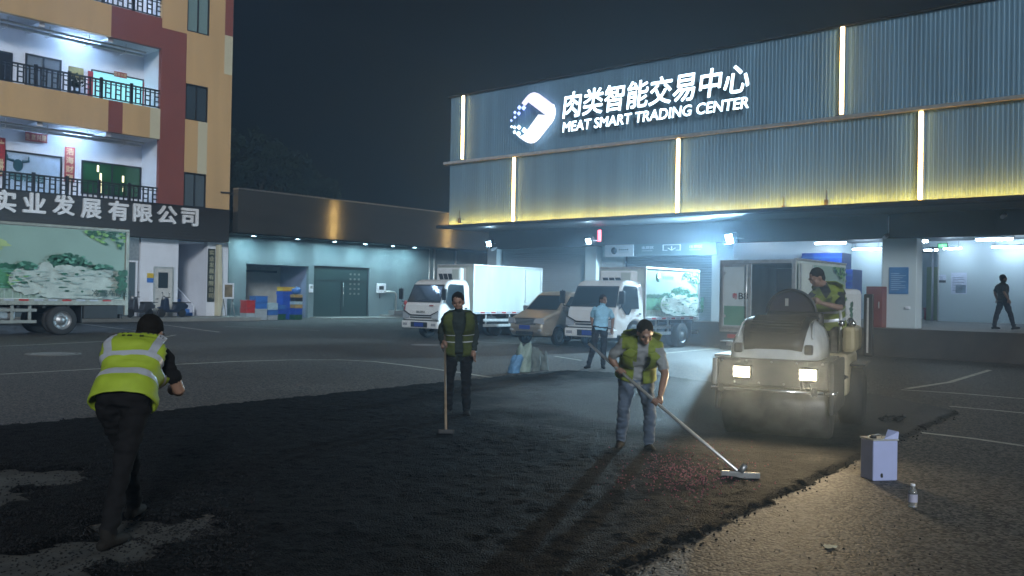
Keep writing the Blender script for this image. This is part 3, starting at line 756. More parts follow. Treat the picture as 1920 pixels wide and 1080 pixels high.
# gallery doors and windows on the back wall
XB = XW - D
def opening(name, px0, px1, z0, z1, mpane, mframe, split=1, f=.08, sub=True):
    y0, y1 = on_x(px0, 200, XB).y, on_x(px1, 200, XB).y
    m = MB().box(XB, XB+.06, y0, y0+f, z0, z1).box(XB, XB+.06, y1-f, y1, z0, z1).box(XB, XB+.06, y0+f, y1-f, z1-f, z1).box(XB, XB+.06, y0+f, y1-f, z0, z0+f)
    for k in range(1, split): y = y0 + (y1-y0)*k/split; m.box(XB, XB+.06, y-.04, y+.04, z0+f, z1-f)
    fr = bb(m, name, mframe)
    MB().box(XB+.002, XB+.025, y0+f, y1-f, z0+f, z1-f).build('pane', mpane, fr)
    return y0, y1
zb = lambda px, py: on_x(px, py, XB).z
lit = emitter('lit office', (.30,.84,.95), 1.15); lit.node_tree.nodes['Principled BSDF'].inputs['Base Color'].default_value = (.2,.3,.3,1)
opening('lit_doorway', 169, 268, 11.101, zb(215,135)-.1, lit, MT['dark'], 1, .07)
opening('door', -30, 21, 11.101, zb(10,97), MT['black'], MT['dark'])
opening('window', 45, 113, zb(80,170), zb(80,106), glass('grey window', (.16,.19,.22), .2), MT['dark'], 2)
opening('side_door', 283, 293, 11.101, zb(288,148), MT['glassb'], MT['dark'])
opening('display_window', 10, 118, 6.001, zb(60,287), mat('backdrop panel', (.40,.52,.66), .5), MT['dark'], 1)
opening('green_window', 155, 267, 6.5, zb(210,307), glass('green glass', (.02,.085,.03), .1), MT['dark'], 2)
opening('side_door', 275, 290, 6.001, zb(283,328), MT['glassb'], MT['dark'])
ylw = MB()
for px, py0, py1 in ((183,310,322),(188,325,362),(230,330,342),(231,350,360)):
    y = on_x(px,py0,XB).y; ylw.box(XB+.026, XB+.036, y-.04, y+.06, zb(px,py1), zb(px,py0))
bb(ylw, 'lit_strip', emitter('warm room lamp seen through glass', (1,.85,.4), 2.5))
t = link('company_lettering', fit_text('贸易有限公司', on_x(80,330,XB).y-on_x(17,330,XB).y, .42, .012, .02), mat('teal lettering', (.03,.16,.16), .5), tb, loc=(XB+.03-XW, on_x(17,330,XB).y-15, zb(17,337)), rot=FACE_E)
# bull head emblem behind the glass
em = MB(); y, z = on_x(33,308,XB).y-15, zb(33,308)
em.sphere((XB+.05-XW, y, z-.05), (.02,.24,.3)).tube([(XB+.05-XW,y-.2,z+.15),(XB+.05-XW,y-.48,z+.2),(XB+.05-XW,y-.5,z+.42)], [.07,.06,.02], 8).tube([(XB+.05-XW,y+.2,z+.15),(XB+.05-XW,y+.48,z+.2),(XB+.05-XW,y+.5,z+.42)], [.07,.06,.02], 8)
em.build('bull_emblem', mat('teal emblem', (.02,.08,.10), .5), tb)
# gallery lamps
E_GAL = emitter('gallery tube', (.42,.66,1), 720)
for zt in (Z['o2'], Z['o3t'], 19.2):
    m = MB(); h = MB()
    for y in (yo-3.6, yo-9.5, yo-16):
        m.tube([(XW-1.5, y-.7, zt-.16),(XW-1.5, y+.7, zt-.16)], .022, 8); h.box(XW-1.56, XW-1.44, y-.75, y+.75, zt-.10, zt-.002)
    hh = bb(h, 'lamp_fitting', MT['white']); m.build('tube', E_GAL, hh)
# sign band with big silver letters
XS = XW + .55
bb(MB().box(XW-.3, XS, Y0, F(430,420,XS)[0], Z['s0'], Z['s1']), 'sign_band', MT['signband'])
bb(MB().box(XW+.02, XS+.03, Y0, F(430,420,XS)[0]+.03, Z['s1']+.002, Z['s1']+.06), 'band_cap', MT['dark'])
chars = '实业发展有限公司'; cpx = [(-14,27,357,398),(43,83,363,400),(99,137,367,404),(152,187,374,410),(203,238,378,414),(250,283,384,417),(295,329,387,420),(340,369,392,424)]
for ch, (p0, p1, q0, q1) in zip(chars, cpx):
    y0, z1 = F(p0, q0, XS); y1, z0 = F(p1, q1, XS); z1 = F((p0+p1)/2, q0, XS)[1]
    link('letter', fit_text(ch, y1-y0, z1-z0, .12, .035), MT['silver'], tb, loc=(XS+.002-XW, y0-15, z0), rot=FACE_E)
# ground floor
yA, yB, yC, yD = F(238,520)[0], F(263,520)[0], F(334,520)[0], F(388,520)[0]
gf = MB().box(XW-.3, XW-.02, yB, yC, .2, 4.29).box(XW-.3, XW-.02, yD, YE, .2, 4.29).box(XW-6, XW-.31, yC-.2, yC-.001, .2, 4.29).box(XW-6, XW-.31, yD+.001, yD+.2, .2, 4.29).box(XW-6.2, XW-6, yC, yD, .2, 4.29)
gf.box(XW-6, XW-.35, yC, yD, 4.2, 4.28)
bb(gf, 'ground_floor_wall', MT['white'])
m = MB().box(XW-.25, XW-.15, Y0, yB-.001, 3.1, 4.29); bb(m, 'shutter_box', MT['steel'])
m = MB()
for k in range(5): y = yB-.1-k*2.4; m.box(XW-.2, XW-.08, y-.1, y, .2, 3.09).box(XW-.2, XW-.08, y-2.3, y-.101, 3.0, 3.09)
fr = bb(m, 'shop_front', MT['white']); MB().box(XW-.16, XW-.14, Y0, yB-.2, .2, 3.0).build('pane', glass('shop glass', (.10,.14,.16), .08), fr)
m = MB(); n = 14
for k in range(n): m.box(XW-.3-k*.32-.32, XW-.3-k*.32, yC+.001, yC+(yD-yC)*.62, .2, .2+.18*(k+1), k % 2)
bb(m, 'stair', [mat('blue stair tile', (.03,.11,.36), .5, var=.25, scale=9), mat('blue stair tile light', (.05,.16,.44), .5, var=.25, scale=9)])
m = MB().prism([(XW-.3,.2),(XW-.3,.75),(XW-5,3.4),(XW-5,.2)], 1, yC+(yD-yC)*.63, yC+(yD-yC)*.68); bb(m, 'stair_parapet', MT['white'])
# white door with window
y0, y1 = F(290,545)[0], F(322,545)[0]; z1 = F(305,503)[1]
dr = bb(MB().box(XW-.019, XW+.03, y0, y1, .2, z1), 'door', mat('off white door', (.55,.55,.53), .5), bevel=.005)
MB().box(XW+.031, XW+.045, y0+(y1-y0)*.18, y0+(y1-y0)*.74, z1-1.05, z1-.22).build('pane', MT['glassb'], dr)
MB().box(XW+.031, XW+.09, y0+.06, y0+.18, 1.1, 1.14).build('handle', MT['chrome'], dr)
bb(MB().box(XW-.019, XW+.05, y0-.08, y0-.001, .2, z1+.08).box(XW-.019, XW+.05, y1+.001, y1+.08, .2, z1+.08).box(XW-.019, XW+.05, y0, y1, z1+.001, z1+.08), 'door_frame', MT['alu'])
struct('pavement', MB().box(XW-.0, XW+2.6, Y0, YE+.5, 0, .18).box(XW-6, XW-.001, Y0, YE+.5, 0, .195), MT['pave'], bevel=.02)

# hangings on the tan building
mred = mat('red banner paper', (.30,.02,.02), .7, var=.3, scale=12); mgold = mat('gold characters', (.62,.50,.30), .5)
def banner(label, px0, px1, py0, py1, txt, vertical):
    y0, y1 = on_x(px0, 300, XB).y, on_x(px1, 300, XB).y; z1, z0 = zb((px0+px1)/2, py0), zb((px0+px1)/2, py1)
    t = thing('red_banner', label, 'banner', (XB+.085, y0, z0), 0, 'red couplet banners in the galleries')
    MB().box(-.012, .0, 0, y1-y0, 0, z1-z0).build('sheet', mred, t)
    w, h = y1-y0, z1-z0
    for k, ch in enumerate(txt):
        if vertical: q = h/len(txt); link('character', fit_text(ch, w*.72, q*.78, .006, .02), mgold, t, loc=(.001, w*.14, h-(k+1)*q+q*.1), rot=FACE_E)
        else: q = w/len(txt); link('character', fit_text(ch, q*.78, h*.66, .006, .02), mgold, t, loc=(.001, q*(k+.1), h*.17), rot=FACE_E)
banner('horizontal red banner above the display window on the lower gallery', 45, 86, 250, 266, '生意兴隆', False)
banner('vertical red banner beside the green window', 120, 139, 276, 342, '浩海财源', True)
banner('vertical red banner at the frame edge on the lower gallery', -8, 8, 258, 330, '广进', True)
banner('narrow vertical red banner on the shaded side of the lit doorway', 160, 170, 133, 183, '', True)
banner('narrow vertical red banner between lit doorway and gallery end', 264, 273, 155, 202, '', True)
banner('small horizontal red banner above the lit doorway', 209, 233, 135, 145, '四季兴隆', False)
y0, y1 = on_x(127,150,XB).y, on_x(155,150,XB).y
pt = thing('painting', 'small golden picture of a pine on the upper gallery wall', 'picture', (XB+.05, y0, zb(140,148)))
MB().box(0, .04, 0, y1-y0, 0, zb(140,126)-zb(140,148)).build('canvas', mat('golden canvas', (.30,.26,.10), .7, var=.3), pt)
pp = thing('potted_plant', 'small dark potted plant in front of the golden picture', 'plant', (XB+.5, on_x(141,150,XB+.5).y, 11.101))
MB().lathe([(.16,0),(.22,.5),(.19,.5)], n=14).build('pot', MT['dark'], pp)
m = MB()
for k in range(60):
    d = Vector((rnd.gauss(0,.10), rnd.gauss(0,.16), abs(rnd.gauss(.18,.16)))); o = Vector((0,0,.75)); q = Vector((rnd.uniform(-.08,.08), rnd.uniform(-.08,.08), .08)); m.add([o+d-q, o+d+Vector((.05,.05,0)), o+d+q, o+d-Vector((.05,.05,0))], [(0,1,2,3)])
m.tube([(0,0,.45),(0,0,.9)], .03, 6); m.build('foliage', MT['leaf'], pp, fixn=False)
# plaque by the stair
y0, z1 = F(390,466); y1, z0 = F(401,566)
pq = thing('vertical_plaque', 'tall dark plaque with pale characters on the white pier beside the blue stair', 'plaque', (XW-.018, y0, z0))
MB().box(0, .06, 0, y1-y0, 0, z1-z0).build('board', mat('dark lacquer', (.03,.035,.03), .35), pq, bevel=.01)
for k, ch in enumerate('实业发展有限公司'):
    q = (z1-z0)/8.6; w = y1-y0; link('character', fit_text(ch, w*.7, q*.75, .01, .02), mat('pale gold', (.42,.42,.30), .4) if k == 0 else bpy.data.materials['pale gold'], pq, loc=(.061, w*.15, z1-z0-(k+1)*q), rot=FACE_E)
y0, z1 = F(276,512); y1, z0 = F(288,530)
nt_ = thing('door_notice', 'small yellow and blue notice beside the white door', 'notice', (XW-.018, y0, z0))
MB().box(0, .012, 0, y1-y0, 0, (z1-z0)*.48).build('blue_half', MT['blue2'], nt_); MB().box(0, .012, 0, y1-y0, (z1-z0)*.5, z1-z0).build('yellow_half', MT['yellowp'], nt_)
# rubble wrapped pier beside plaque
m = MB(); y0 = F(403,500)[0]; y1 = F(412,500)[0]
rg = []
for k in range(12):
    z = .2 + k*.36; w = (y1-y0)*(.75 + .45*(1 - k/11)) * (1 + .18*noise.noise((k*1.7, 0, 0)))
    rg.append([(XW+.02, y0, z), (XW+.35+.1*noise.noise((k,3,0)), y0+.02, z), (XW+.32, y0+w, z), (XW+.02, y0+w+.05, z)])
pr = m.rings(rg, 0, True, False).build('wrapped_pier', MT['cream'], None, bevel=.03)
tag(pr, 'ragged white wrapped pier at the corner between tan and low buildings', 'pier')
p = on_x(432, 362, XW+.1)
cm = thing('wall_bracket', 'dark iron bracket sticking out at the tan building corner', 'bracket', p)
MB().tube([(0,-.6,0),(0,.9,.05)], .035, 8).tube([(0,.2,.0),(0,.2,-.6)], .03, 8).build('arm', MT['dark'], cm); MB().box(-.05,.05,.15,.28,-.75,-.6).build('box', MT['dark'], cm)

# ------------------------------------------------------------------ the low building
XF, XLW = -44.2, -46.2
lb = thing('low_building', 'long low building with bronze fascia over a grey blue wall with downlights', 'building', (XF, 45, 0))
def lo_(mb, name, m, **k):
    o = mb.build(name, m, lb, **k); o.location = (-XF, -45, 0); return o
YL0, YL1 = YE + .05, 78
fm = MB(); zs_ = [4.9 + 2.4*k/44 for k in range(45)]
pr_ = [(XF-.5, 4.9)] + [(XF - .0016*(k % 2), z) for k, z in enumerate(zs_)] + [(XF-.5, 7.3)]
fm.prism([(x, z) for x, z in pr_], 1, YL0, YL1); lo_(fm, 'fascia', MT['fascia'])
lo_(MB().box(XF-.55, XF+.05, YL0, YL1, 7.302, 7.38), 'fascia_cap', MT['steel'])
lo_(MB().box(XLW-.3, XF-.501, YL0, YL1, 4.86, 4.95), 'soffit', MT['dark'])
lo_(MB().box(-60, XF-.51, YL0, YL1, 7.0, 7.2), 'roof', MT['dark'])
w = MB(); U = lambda px, py=550: on_x(px, py, XLW)
ya, yb_, yc, yd = U(461).y, U(578).y, U(588).y, U(692).y
za, zc = U(520,497).z, U(640,500).z
w.box(XLW-.25, XLW, YL0, ya, 0, 4.855).box(XLW-.25, XLW, yb_, yc, 0, 4.855).box(XLW-.25, XLW, yd, YL1, 0, 4.855).box(XLW-.25, XLW, ya, yb_, za, 4.855).box(XLW-.25, XLW, yc, yd, zc, 4.855)
lo_(w, 'wall', MT['teal'])
# recess with cold room doors
r = MB().box(XLW-3, XLW-.251, ya-.1, ya-.001, 0, za+.2).box(XLW-3, XLW-.251, yb_+.001, yb_+.1, 0, za+.2).box(XLW-3, XLW-.251, ya, yb_, za+.01, za+.2)
lo_(r, 'recess', mat('recess panel', (.20,.25,.38), .5))
lo_(MB().box(XLW-3.1, XLW-3, ya, yb_, 0, za), 'cold_room_wall', mat('cold room panel', (.42,.43,.40), .5))
yq = U(500).y
lo_(MB().box(XLW-2.98, XLW-2.9, yq-.7, yq-.5, 0, za-.1), 'door_post', MT['dark'])
lo_(MB().box(XLW-2.95, XLW-2.88, yq-.3, yb_-2.4, .1, za-.5), 'sliding_door', mat('grey sliding door', (.40,.40,.40), .45), bevel=.02)
lo_(MB().box(XLW-2.9, XLW-2.8, yq-.4, yb_-.4, za-.42, za-.28), 'door_rail', MT['dark'])
lo_(MB().box(XLW-.2, XLW-.1, yc, yc+.08, 0, zc).box(XLW-.2, XLW-.1, yd-.08, yd, 0, zc).box(XLW-.2, XLW-.1, yc+.08, yd-.08, zc-.08, zc).box(XLW-.18, XLW-.12, yc+.08, yd-.08, zc-.95, zc-.9).box(XLW-.18, XLW-.12, (yc+yd)/2-.03, (yc+yd)/2+.03, 0, zc-.96), 'glass_door_frame', MT['dark'])
gd = lo_(MB().box(XLW-.16, XLW-.14, yc+.08, yd-.08, .02, zc-.08), 'glass_door', glass('dark green glass', (.035,.06,.06), .12))
MB().tube([(XLW-.07,(yc+yd)/2+.15,.7),(XLW-.07,(yc+yd)/2+.15,2.3)], .025, 8).build('handle', MT['chrome'], gd)
dm = MB()
for i in range(5):
    for j in range(3): dm.box(XLW-.139, XLW-.132, (yc+yd)/2+.7+j*.35, (yc+yd)/2+.85+j*.35, 1.5+i*.32, 1.62+i*.32)
dm.build('stickers', MT['steel'], gd)
pp_ = MB()
for px in (803, 812, 852): y = U(px,500).y; pp_.tube([(XLW+.1,y,.2),(XLW+.1,y,4.85)], .08 if px != 803 else .04, 8)
lo_(pp_, 'pipe', MT['alu'])
E_DOWN = emitter('downlight lens', (.55,.90,1), 800)
for k, (px, py) in enumerate(((460,443),(527,449.5),(593,454.5),(650,458.5),(705,462),(742,465))):
    p = on_z(px, py, 4.82); 
    h = lo_(MB().lathe([(.17,4.80),(.17,4.858),(.13,4.858),(.13,4.80)], c=(XF-.95, p.y, 0), n=20, cap=False), 'downlight', MT['white'])
    MB().lathe([(.001,4.81),(.125,4.81),(.125,4.82),(.001,4.82)], c=(XF-.95, p.y, 0), n=20).build('lens', E_DOWN, h)
struct('low_kerb', MB().box(XLW+.002, XLW+1.0, YE+.55, ya-.3, 0, .16).box(XLW+.002, XLW+.7, U(712).y, U(800).y, 0, .2), MT['pave'], bevel=.02)
struct('door_ramp', MB().box(XLW+.002, XLW+2.2, yb_+.1, U(710).y, 0, .07), MT['pave'], bevel=.03)
# bits on the low wall
q = U(705, 541); t = thing('meter_box', 'small white control box on the grey blue wall past the glass door', 'control box', (XLW+.002, q.y, q.z-.3))
MB().box(0, .1, 0, .8, 0, .65).build('case', MT['white'], t, bevel=.02); MB().box(.101, .11, .2, .6, .22, .48).build('screen', MT['dark'], t); MB().tube([(.05,.3,-.02),(.05,.3,-.35)], .03, 6).build('cable', MT['dark'], t)
q = U(579, 540); t = thing('door_keypad', 'little white keypad between the cold room recess and the glass door', 'keypad', (XLW+.002, q.y, 1.6))
MB().box(0, .06, 0, .3, 0, .5).build('case', MT['white'], t, bevel=.02); MB().box(.061, .066, .06, .24, .25, .42).build('screen', MT['steel'], t)
q = U(712, 567); t = thing('bent_pipe', 'pale bent standpipe rising from a small block by the low wall', 'standpipe', (XLW+.5, q.y, .2))
MB().tube([(0,0,.25),(0,.1,.25),(0,1.15,.25)] if False else [(0,1.0,0),(0,1.0,1.4),(0,.85,1.52),(0,.0,1.55)], .07, 8).build('pipe', MT['alu'], t); MB().box(-.3,.3,.6,1.5,0,.3).build('block', MT['concrete'], t, bevel=.02)
q = U(751, 580); t = thing('fire_hydrant', 'small pale hydrant against the low wall beside the plain white truck', 'hydrant', (XLW+.5, q.y, .2))
MB().lathe([(.14,0),(.11,.1),(.11,.7),(.15,.75),(.12,.9),(.03,.98)], n=14).build('barrel', MT['redp'], t); MB().tube([(0,-.3,.6),(0,.3,.6)], .07, 8).build('outlet', MT['steel'], t)
# notice board on a stand
a = on_x(417, 560, -43.6); c = on_x(438, 531, -43.6)
t = thing('notice_board', 'white framed notice board on thin legs before the low wall', 'notice board', (-43.6, a.y, .0)); w_, z0, z1 = c.y-a.y, a.z, c.z
MB().box(0,.06,0,w_,z0,z0+.09).box(0,.06,0,w_,z1-.09,z1).box(0,.06,0,.09,z0+.09,z1-.09).box(0,.06,w_-.09,w_,z0+.09,z1-.09).build('frame', MT['white'], t)
MB().box(.01,.04,.09,w_-.09,z0+.09,z1-.09).build('sheet', mat('brown print', (.20,.16,.10), .6, var=.5, scale=3), t)
for y in (.06, w_-.06):
    for dx in (-.25, .35): MB().tube([(.0,y,z0),(dx,y,0)], .025, 6).build('leg', MT['steel'], t)
# crates in front of the recess
def crate(px0, px1, py0, py1, x, m, label, kind='crate', lid=None):
    a, c = on_x(px0, py1, x), on_x(px1, py0, x); w = c.y-a.y; zt = on_x((px0+px1)/2, py0, x).z; z0_ = on_x((px0+px1)/2, py1, x).z
    z0_ = 0 if py1 > 596 else z0_
    return a.y, w, z0_, zt
XK = -43.4
stacks = [   # (px0, px1, [(pixel top of each box from the floor up, material, label)])
 (462, 478, [(587,'greybox','grey foam box at the bottom of the stack with the red crate'), (577,'redp','dark red crate in the middle of its stack'), (563,'redp','bright red crate topped with pale bags')]),
 (479, 501, [(579,'greybox','large grey foam box under the two blue tubs'), (567,'blue2','blue tub on the large grey foam box'), (555,'blue2','topmost blue tub above the large grey foam box')]),
 (503, 521, [(591,'greybox','grey ventilated crate beneath a small blue crate'), (581,'blue2','small blue crate under the pale blue foam box'), (568,'paleblue','pale blue foam box on top of a small blue crate')]),
 (522, 536, [(589,'greenp','green crate at the foot of the lowest stack'), (580,'blue','blue crate on the green crate'), (572,'blue2','translucent blue tub topping the lowest stack')]),
 (530, 552, [(546,'blue','tall blue bin carrying a yellow crate'), (538,'yellowp','yellow crate on the tall blue bin')]),
 (553, 567, [(590,'greenp','dark green crate under a blue crate beside the tall blue bin'), (578,'blue','blue crate on the dark green crate'), (571,'ochre','ochre carton on the blue crate'), (565,'paleblue','pale box between ochre carton and black crate'), (558,'black','black crate in the end stack'), (552,'ochre','ochre carton under the blue bag'), (538,'blue2','crumpled blue bag topping the end stack')]),
]
for si, (p0, p1, bx) in enumerate(stacks):
    z = 0; xk = XK + (.0 if si != 4 else -.5)
    ya_, yb2 = on_x(p0, 590, xk).y, on_x(p1, 590, xk).y; w_ = yb2-ya_
    for (pt_, mn, lab) in bx:
        zt = on_x((p0+p1)/2, pt_, xk).z; h = zt - z - .004
        if 'bag' in lab and 'crumpled' in lab:
            m = MB().sphere((w_*.0, w_/2, h*.5), (w_*.42, w_*.5, h*.5), 30, 18); v = [Vector(q) * (1 + .45*noise.noise(Vector(q)*4) + .2*noise.noise(Vector(q)*11)) for q in m.v]; m.v = [(q.x, q.y, max(0, q.z)) for q in v]
            t = m.build('plastic_bag', MT[mn], None, loc=(xk-.3, ya_, z)); tag(t, lab, 'bag')
        else:
            t = thing('crate', lab, 'crate', (xk, ya_, z), R(rnd.uniform(-2, 2)), 'crates stacked before the cold room')
            d = .62
            MB().box(-d, 0, 0, w_, 0, h*.86).build('tub', MT[mn], t, bevel=.015)
            m = MB().box(-d-.02, .02, -.02, w_+.02, h*.865, h); m.build('rim', MT[mn], t, bevel=.008)
            if h < .9:
                MB().box(.002, .012, w_*.2, w_*.8, h*.22, h*.62).build('side_panel', MT[mn], t, bevel=.004)
        z = zt
sgn_ = on_x(462, 548, XLW-2.9); t = thing('wall_notice', 'dark framed white notice on the cold room wall', 'notice', (XLW-2.97, ya+.2, 2.0))
MB().box(0,.03,0,1.5,0,1.8).build('frame', MT['dark'], t); MB().box(.031,.04,.1,1.4,.1,1.25).build('sheet', MT['greybox'], t); MB().box(.031,.04,.15,1.35,1.4,1.65).build('heading', MT['greybox'], t)

# ------------------------------------------------------------------ vehicles (front faces -y in their own space)
def inset_poly(poly, d):
    n = len(poly); out = []
    ar = sum(poly[i][0]*poly[(i+1) % n][1] - poly[(i+1) % n][0]*poly[i][1] for i in range(n)); s = 1 if ar > 0 else -1
    for i in range(n):
        p, a, b = Vector(poly[i]), Vector(poly[i-1]), Vector(poly[(i+1) % n])
        e1 = (p-a).normalized(); e2 = (b-p).normalized()
        nn = (Vector((-e1.y, e1.x)) + Vector((-e2.y, e2.x)))
        nn = nn.normalized() if nn.length > 1e-6 else Vector((-e1.y, e1.x))
        out.append(tuple(p + nn*d*s))
    return out
def profile_body(prof, hw, r=.06):
    m = MB(); rings = []
    for s, ins, k in ((-1,r,0),(-1,r*.35,.3),(-1,0,1),(1,0,1),(1,r*.35,.3),(1,r,0)):
        q = inset_poly(prof, ins) if ins else prof
        off = 0 if k == 0 else (r*.35 if k == .3 else r)
        rings.append([(s*(hw(y, z) - off), y, z) for y, z in q])
    return m.rings(rings, 0, True, False)
def arch(cy, cz, r, zb, n=8):      # wheel arch, from rear to front
    a0 = math.asin(max(-1, min(1, (zb-cz)/r)))
    return [(cy + r*math.cos(a0 + (math.pi-2*a0)*k/n), cz + r*math.sin(a0 + (math.pi-2*a0)*k/n)) for k in range(n+1)]
def wheel(parent, x, y, r, w, dual=False):
    s = 1 if x > 0 else -1
    t = MB().lathe([(r*.62,-w/2),(r*.9,-w/2),(r*.98,-w*.42),(r,-w*.3),(r,w*.3),(r*.98,w*.42),(r*.9,w/2),(r*.62,w/2)], axis='X', n=32, cap=False).build('wheel', MT['rubber'], parent, loc=(x-s*w/2, y, r))
    d = -.04 if not dual else .10
    rm = MB().lathe([(r*.62,w*.5),(r*.60,w*.46),(r*.55,w*(.30-d)),(r*.3,w*(.30-d)),(r*.26,w*.42),(.001,w*.42)], axis='X', n=24, cap=False)
    for k in range(8): a = k*math.pi/4; rm.sphere((w*(.33-d), r*.44*math.cos(a), r*.44*math.sin(a)), r*.05, 6, 4)
    if s < 0: rm.v = [(-a, b, c) for a, b, c in rm.v]
    rm.build('rim', MT['steel'], t)
    return t
def quad_patch(pts, name, m, parent, nrm, th=.008):
    """thin solid panel from a flat polygon, thickened along nrm"""
    q = MB(); n = len(pts); P = [Vector(p) for p in pts]; N = Vector(nrm)*th
    q.add(P + [p+N for p in P], [list(range(n)), list(range(n, 2*n))[::-1]] + [[i, (i+1) % n, n+(i+1) % n, n+i] for i in range(n)])
    return q.build(name, m, parent)
M_LAMP = mat('headlamp lens', (.45,.48,.52), .12, .3, var=.05); M_PLATE = mat('blue number plate', (.02,.05,.30), .4); M_AMBER = mat('amber lens', (.5,.18,.02), .3); M_REDL = mat('red lens', (.35,.01,.01), .3)
def cab(parent, w=.92, paint='whitepaint', badge=None):
    prof = [(.03,.46),(0,.52),(-.02,.75),(0,1.0),(.04,1.22),(.10,1.30),(.40,1.98),(.52,2.09),(.75,2.16),(1.4,2.16),(1.52,2.12),(1.62,1.9),(1.64,.85)] + [(p, q) for p, q in arch(1.1, .40, .52, .62)] + [(.55,.46)]
    hw = lambda y, z: w - (.0 if z < 1.25 else (z-1.25)*.115) - max(0, .12-y)*.25
    b = profile_body(prof, hw, .055).build('cab', MT[paint], parent)
    b.modifiers.new('bevel', 'BEVEL').width = .012
    yf = lambda z: .10 + (z-1.30)*(.30/.68)
    a = hw(.2,1.34)-.10; c = hw(.4,1.94)-.10; n = Vector((0,-.92,.40))
    P = lambda x, z, o: (x, yf(z) - .006 - o, z + .003)
    quad_patch([P(-a-.05,1.32,0),P(a+.05,1.32,0),P(c+.05,1.97,0),P(-c-.05,1.97,0)], 'windscreen_seal', MT['black'], b, n, .006)
    ws = quad_patch([P(-a,1.37,.006),P(a,1.37,.006),P(c,1.92,.006),P(-c,1.92,.006)], 'windscreen', MT['glass'], b, n, .006)
    for x0 in (-.45, .1): MB().tube([P(x0,1.36,.022),P(x0+.5,1.44,.022)], .010, 6).build('wiper', MT['black'], b)
    for s in (-1, 1):
        X = lambda z, y=.8: s*(hw(y, z)+.003)
        win = [(.34,1.36),(.58,1.13),(.72,1.12),(.86,1.30),(1.28,1.30),(1.28,1.96),(.60,1.98),(.52,1.90)]
        quad_patch([(X(z), y, z) for y, z in inset_poly(win, -.03)], 'window_seal', MT['black'], b, (s,0,.1), .006)
        quad_patch([(X(z)+s*.006, y, z) for y, z in win], 'side_window', MT['glass'], b, (s,0,.1), .006)
        d = [(.30,.98),(.34,.62),(.58,.62),(.60,.86),(.9,1.02),(1.3,1.02),(1.42,1.06),(1.42,1.22),(1.40,1.26)]
        MB().box(s*(w+.001), s*(w+.012), 1.30, 1.42, 1.10, 1.15).build('door_handle', MT['black'], b)
        MB().box(s*(w-.02), s*(w+.02), .5, .95, .5, .56).build('step', MT['dark'], b)
        m = MB().tube([(s*(w-.06),.30,1.30),(s*(w+.16),.06,1.34),(s*(w+.2),.04,1.5)], .016, 6).tube([(s*(w+.2),.04,1.5),(s*(w+.2),.04,1.85)], .014, 6)
        mr = m.build('mirror_arm', MT['black'], b); MB().box(s*(w+.10), s*(w+.30), -.0, .08, 1.42, 1.82).build('mirror', MT['black'], mr, bevel=.03)
        # slanted headlamp block
        quad_patch([(s*(w-.01),-.012,1.0),(s*(w-.01),-.03,.72),(s*(w-.32),-.036,.76),(s*(w-.36),-.03,.84)], 'headlight', M_LAMP, b, (0,-1,0), .03)
        quad_patch([(s*(w-.03),-.012,1.04),(s*(w-.03),-.012,1.01),(s*(w-.40),-.03,.85),(s*(w-.42),-.03,.88)], 'lamp_trim', MT['black'], b, (0,-1,0), .03)
    m = MB()
    for z in (.76, .84): m.box(-w+.38, w-.38, -.045, -.02, z, z+.045)
    m.build('grille', MT['black'], b)
    bp = MB().box(-w, w, -.10, .12, .40, .66).build('bumper', MT[paint], b, bevel=.03)
    MB().box(-w+.04, w-.04, -.03, .02, .665, .70).build('bumper_gap', MT['black'], b)
    for s in (-1, 1): MB().box(s*(w-.30), s*(w-.08), -.112, -.098, .49, .58).build('fog_lamp', M_LAMP, bp)
    MB().box(-.42, .42, -.115, -.098, .44, .62).build('plate_recess', MT['black'], bp)
    pl_ = MB().box(-.23, .23, -.125, -.114, .46, .60).build('number_plate', M_PLATE, bp)
    if badge: link('badge', fit_text(badge, .42, .075, .008, .01), MT['steel'], b, loc=(-.21, -.030, .95), rot=FACE_S)
    MB().box(.42, .60, -.012, .02, 1.20, 1.235).build('small_badge', M_REDL, b)
    return b
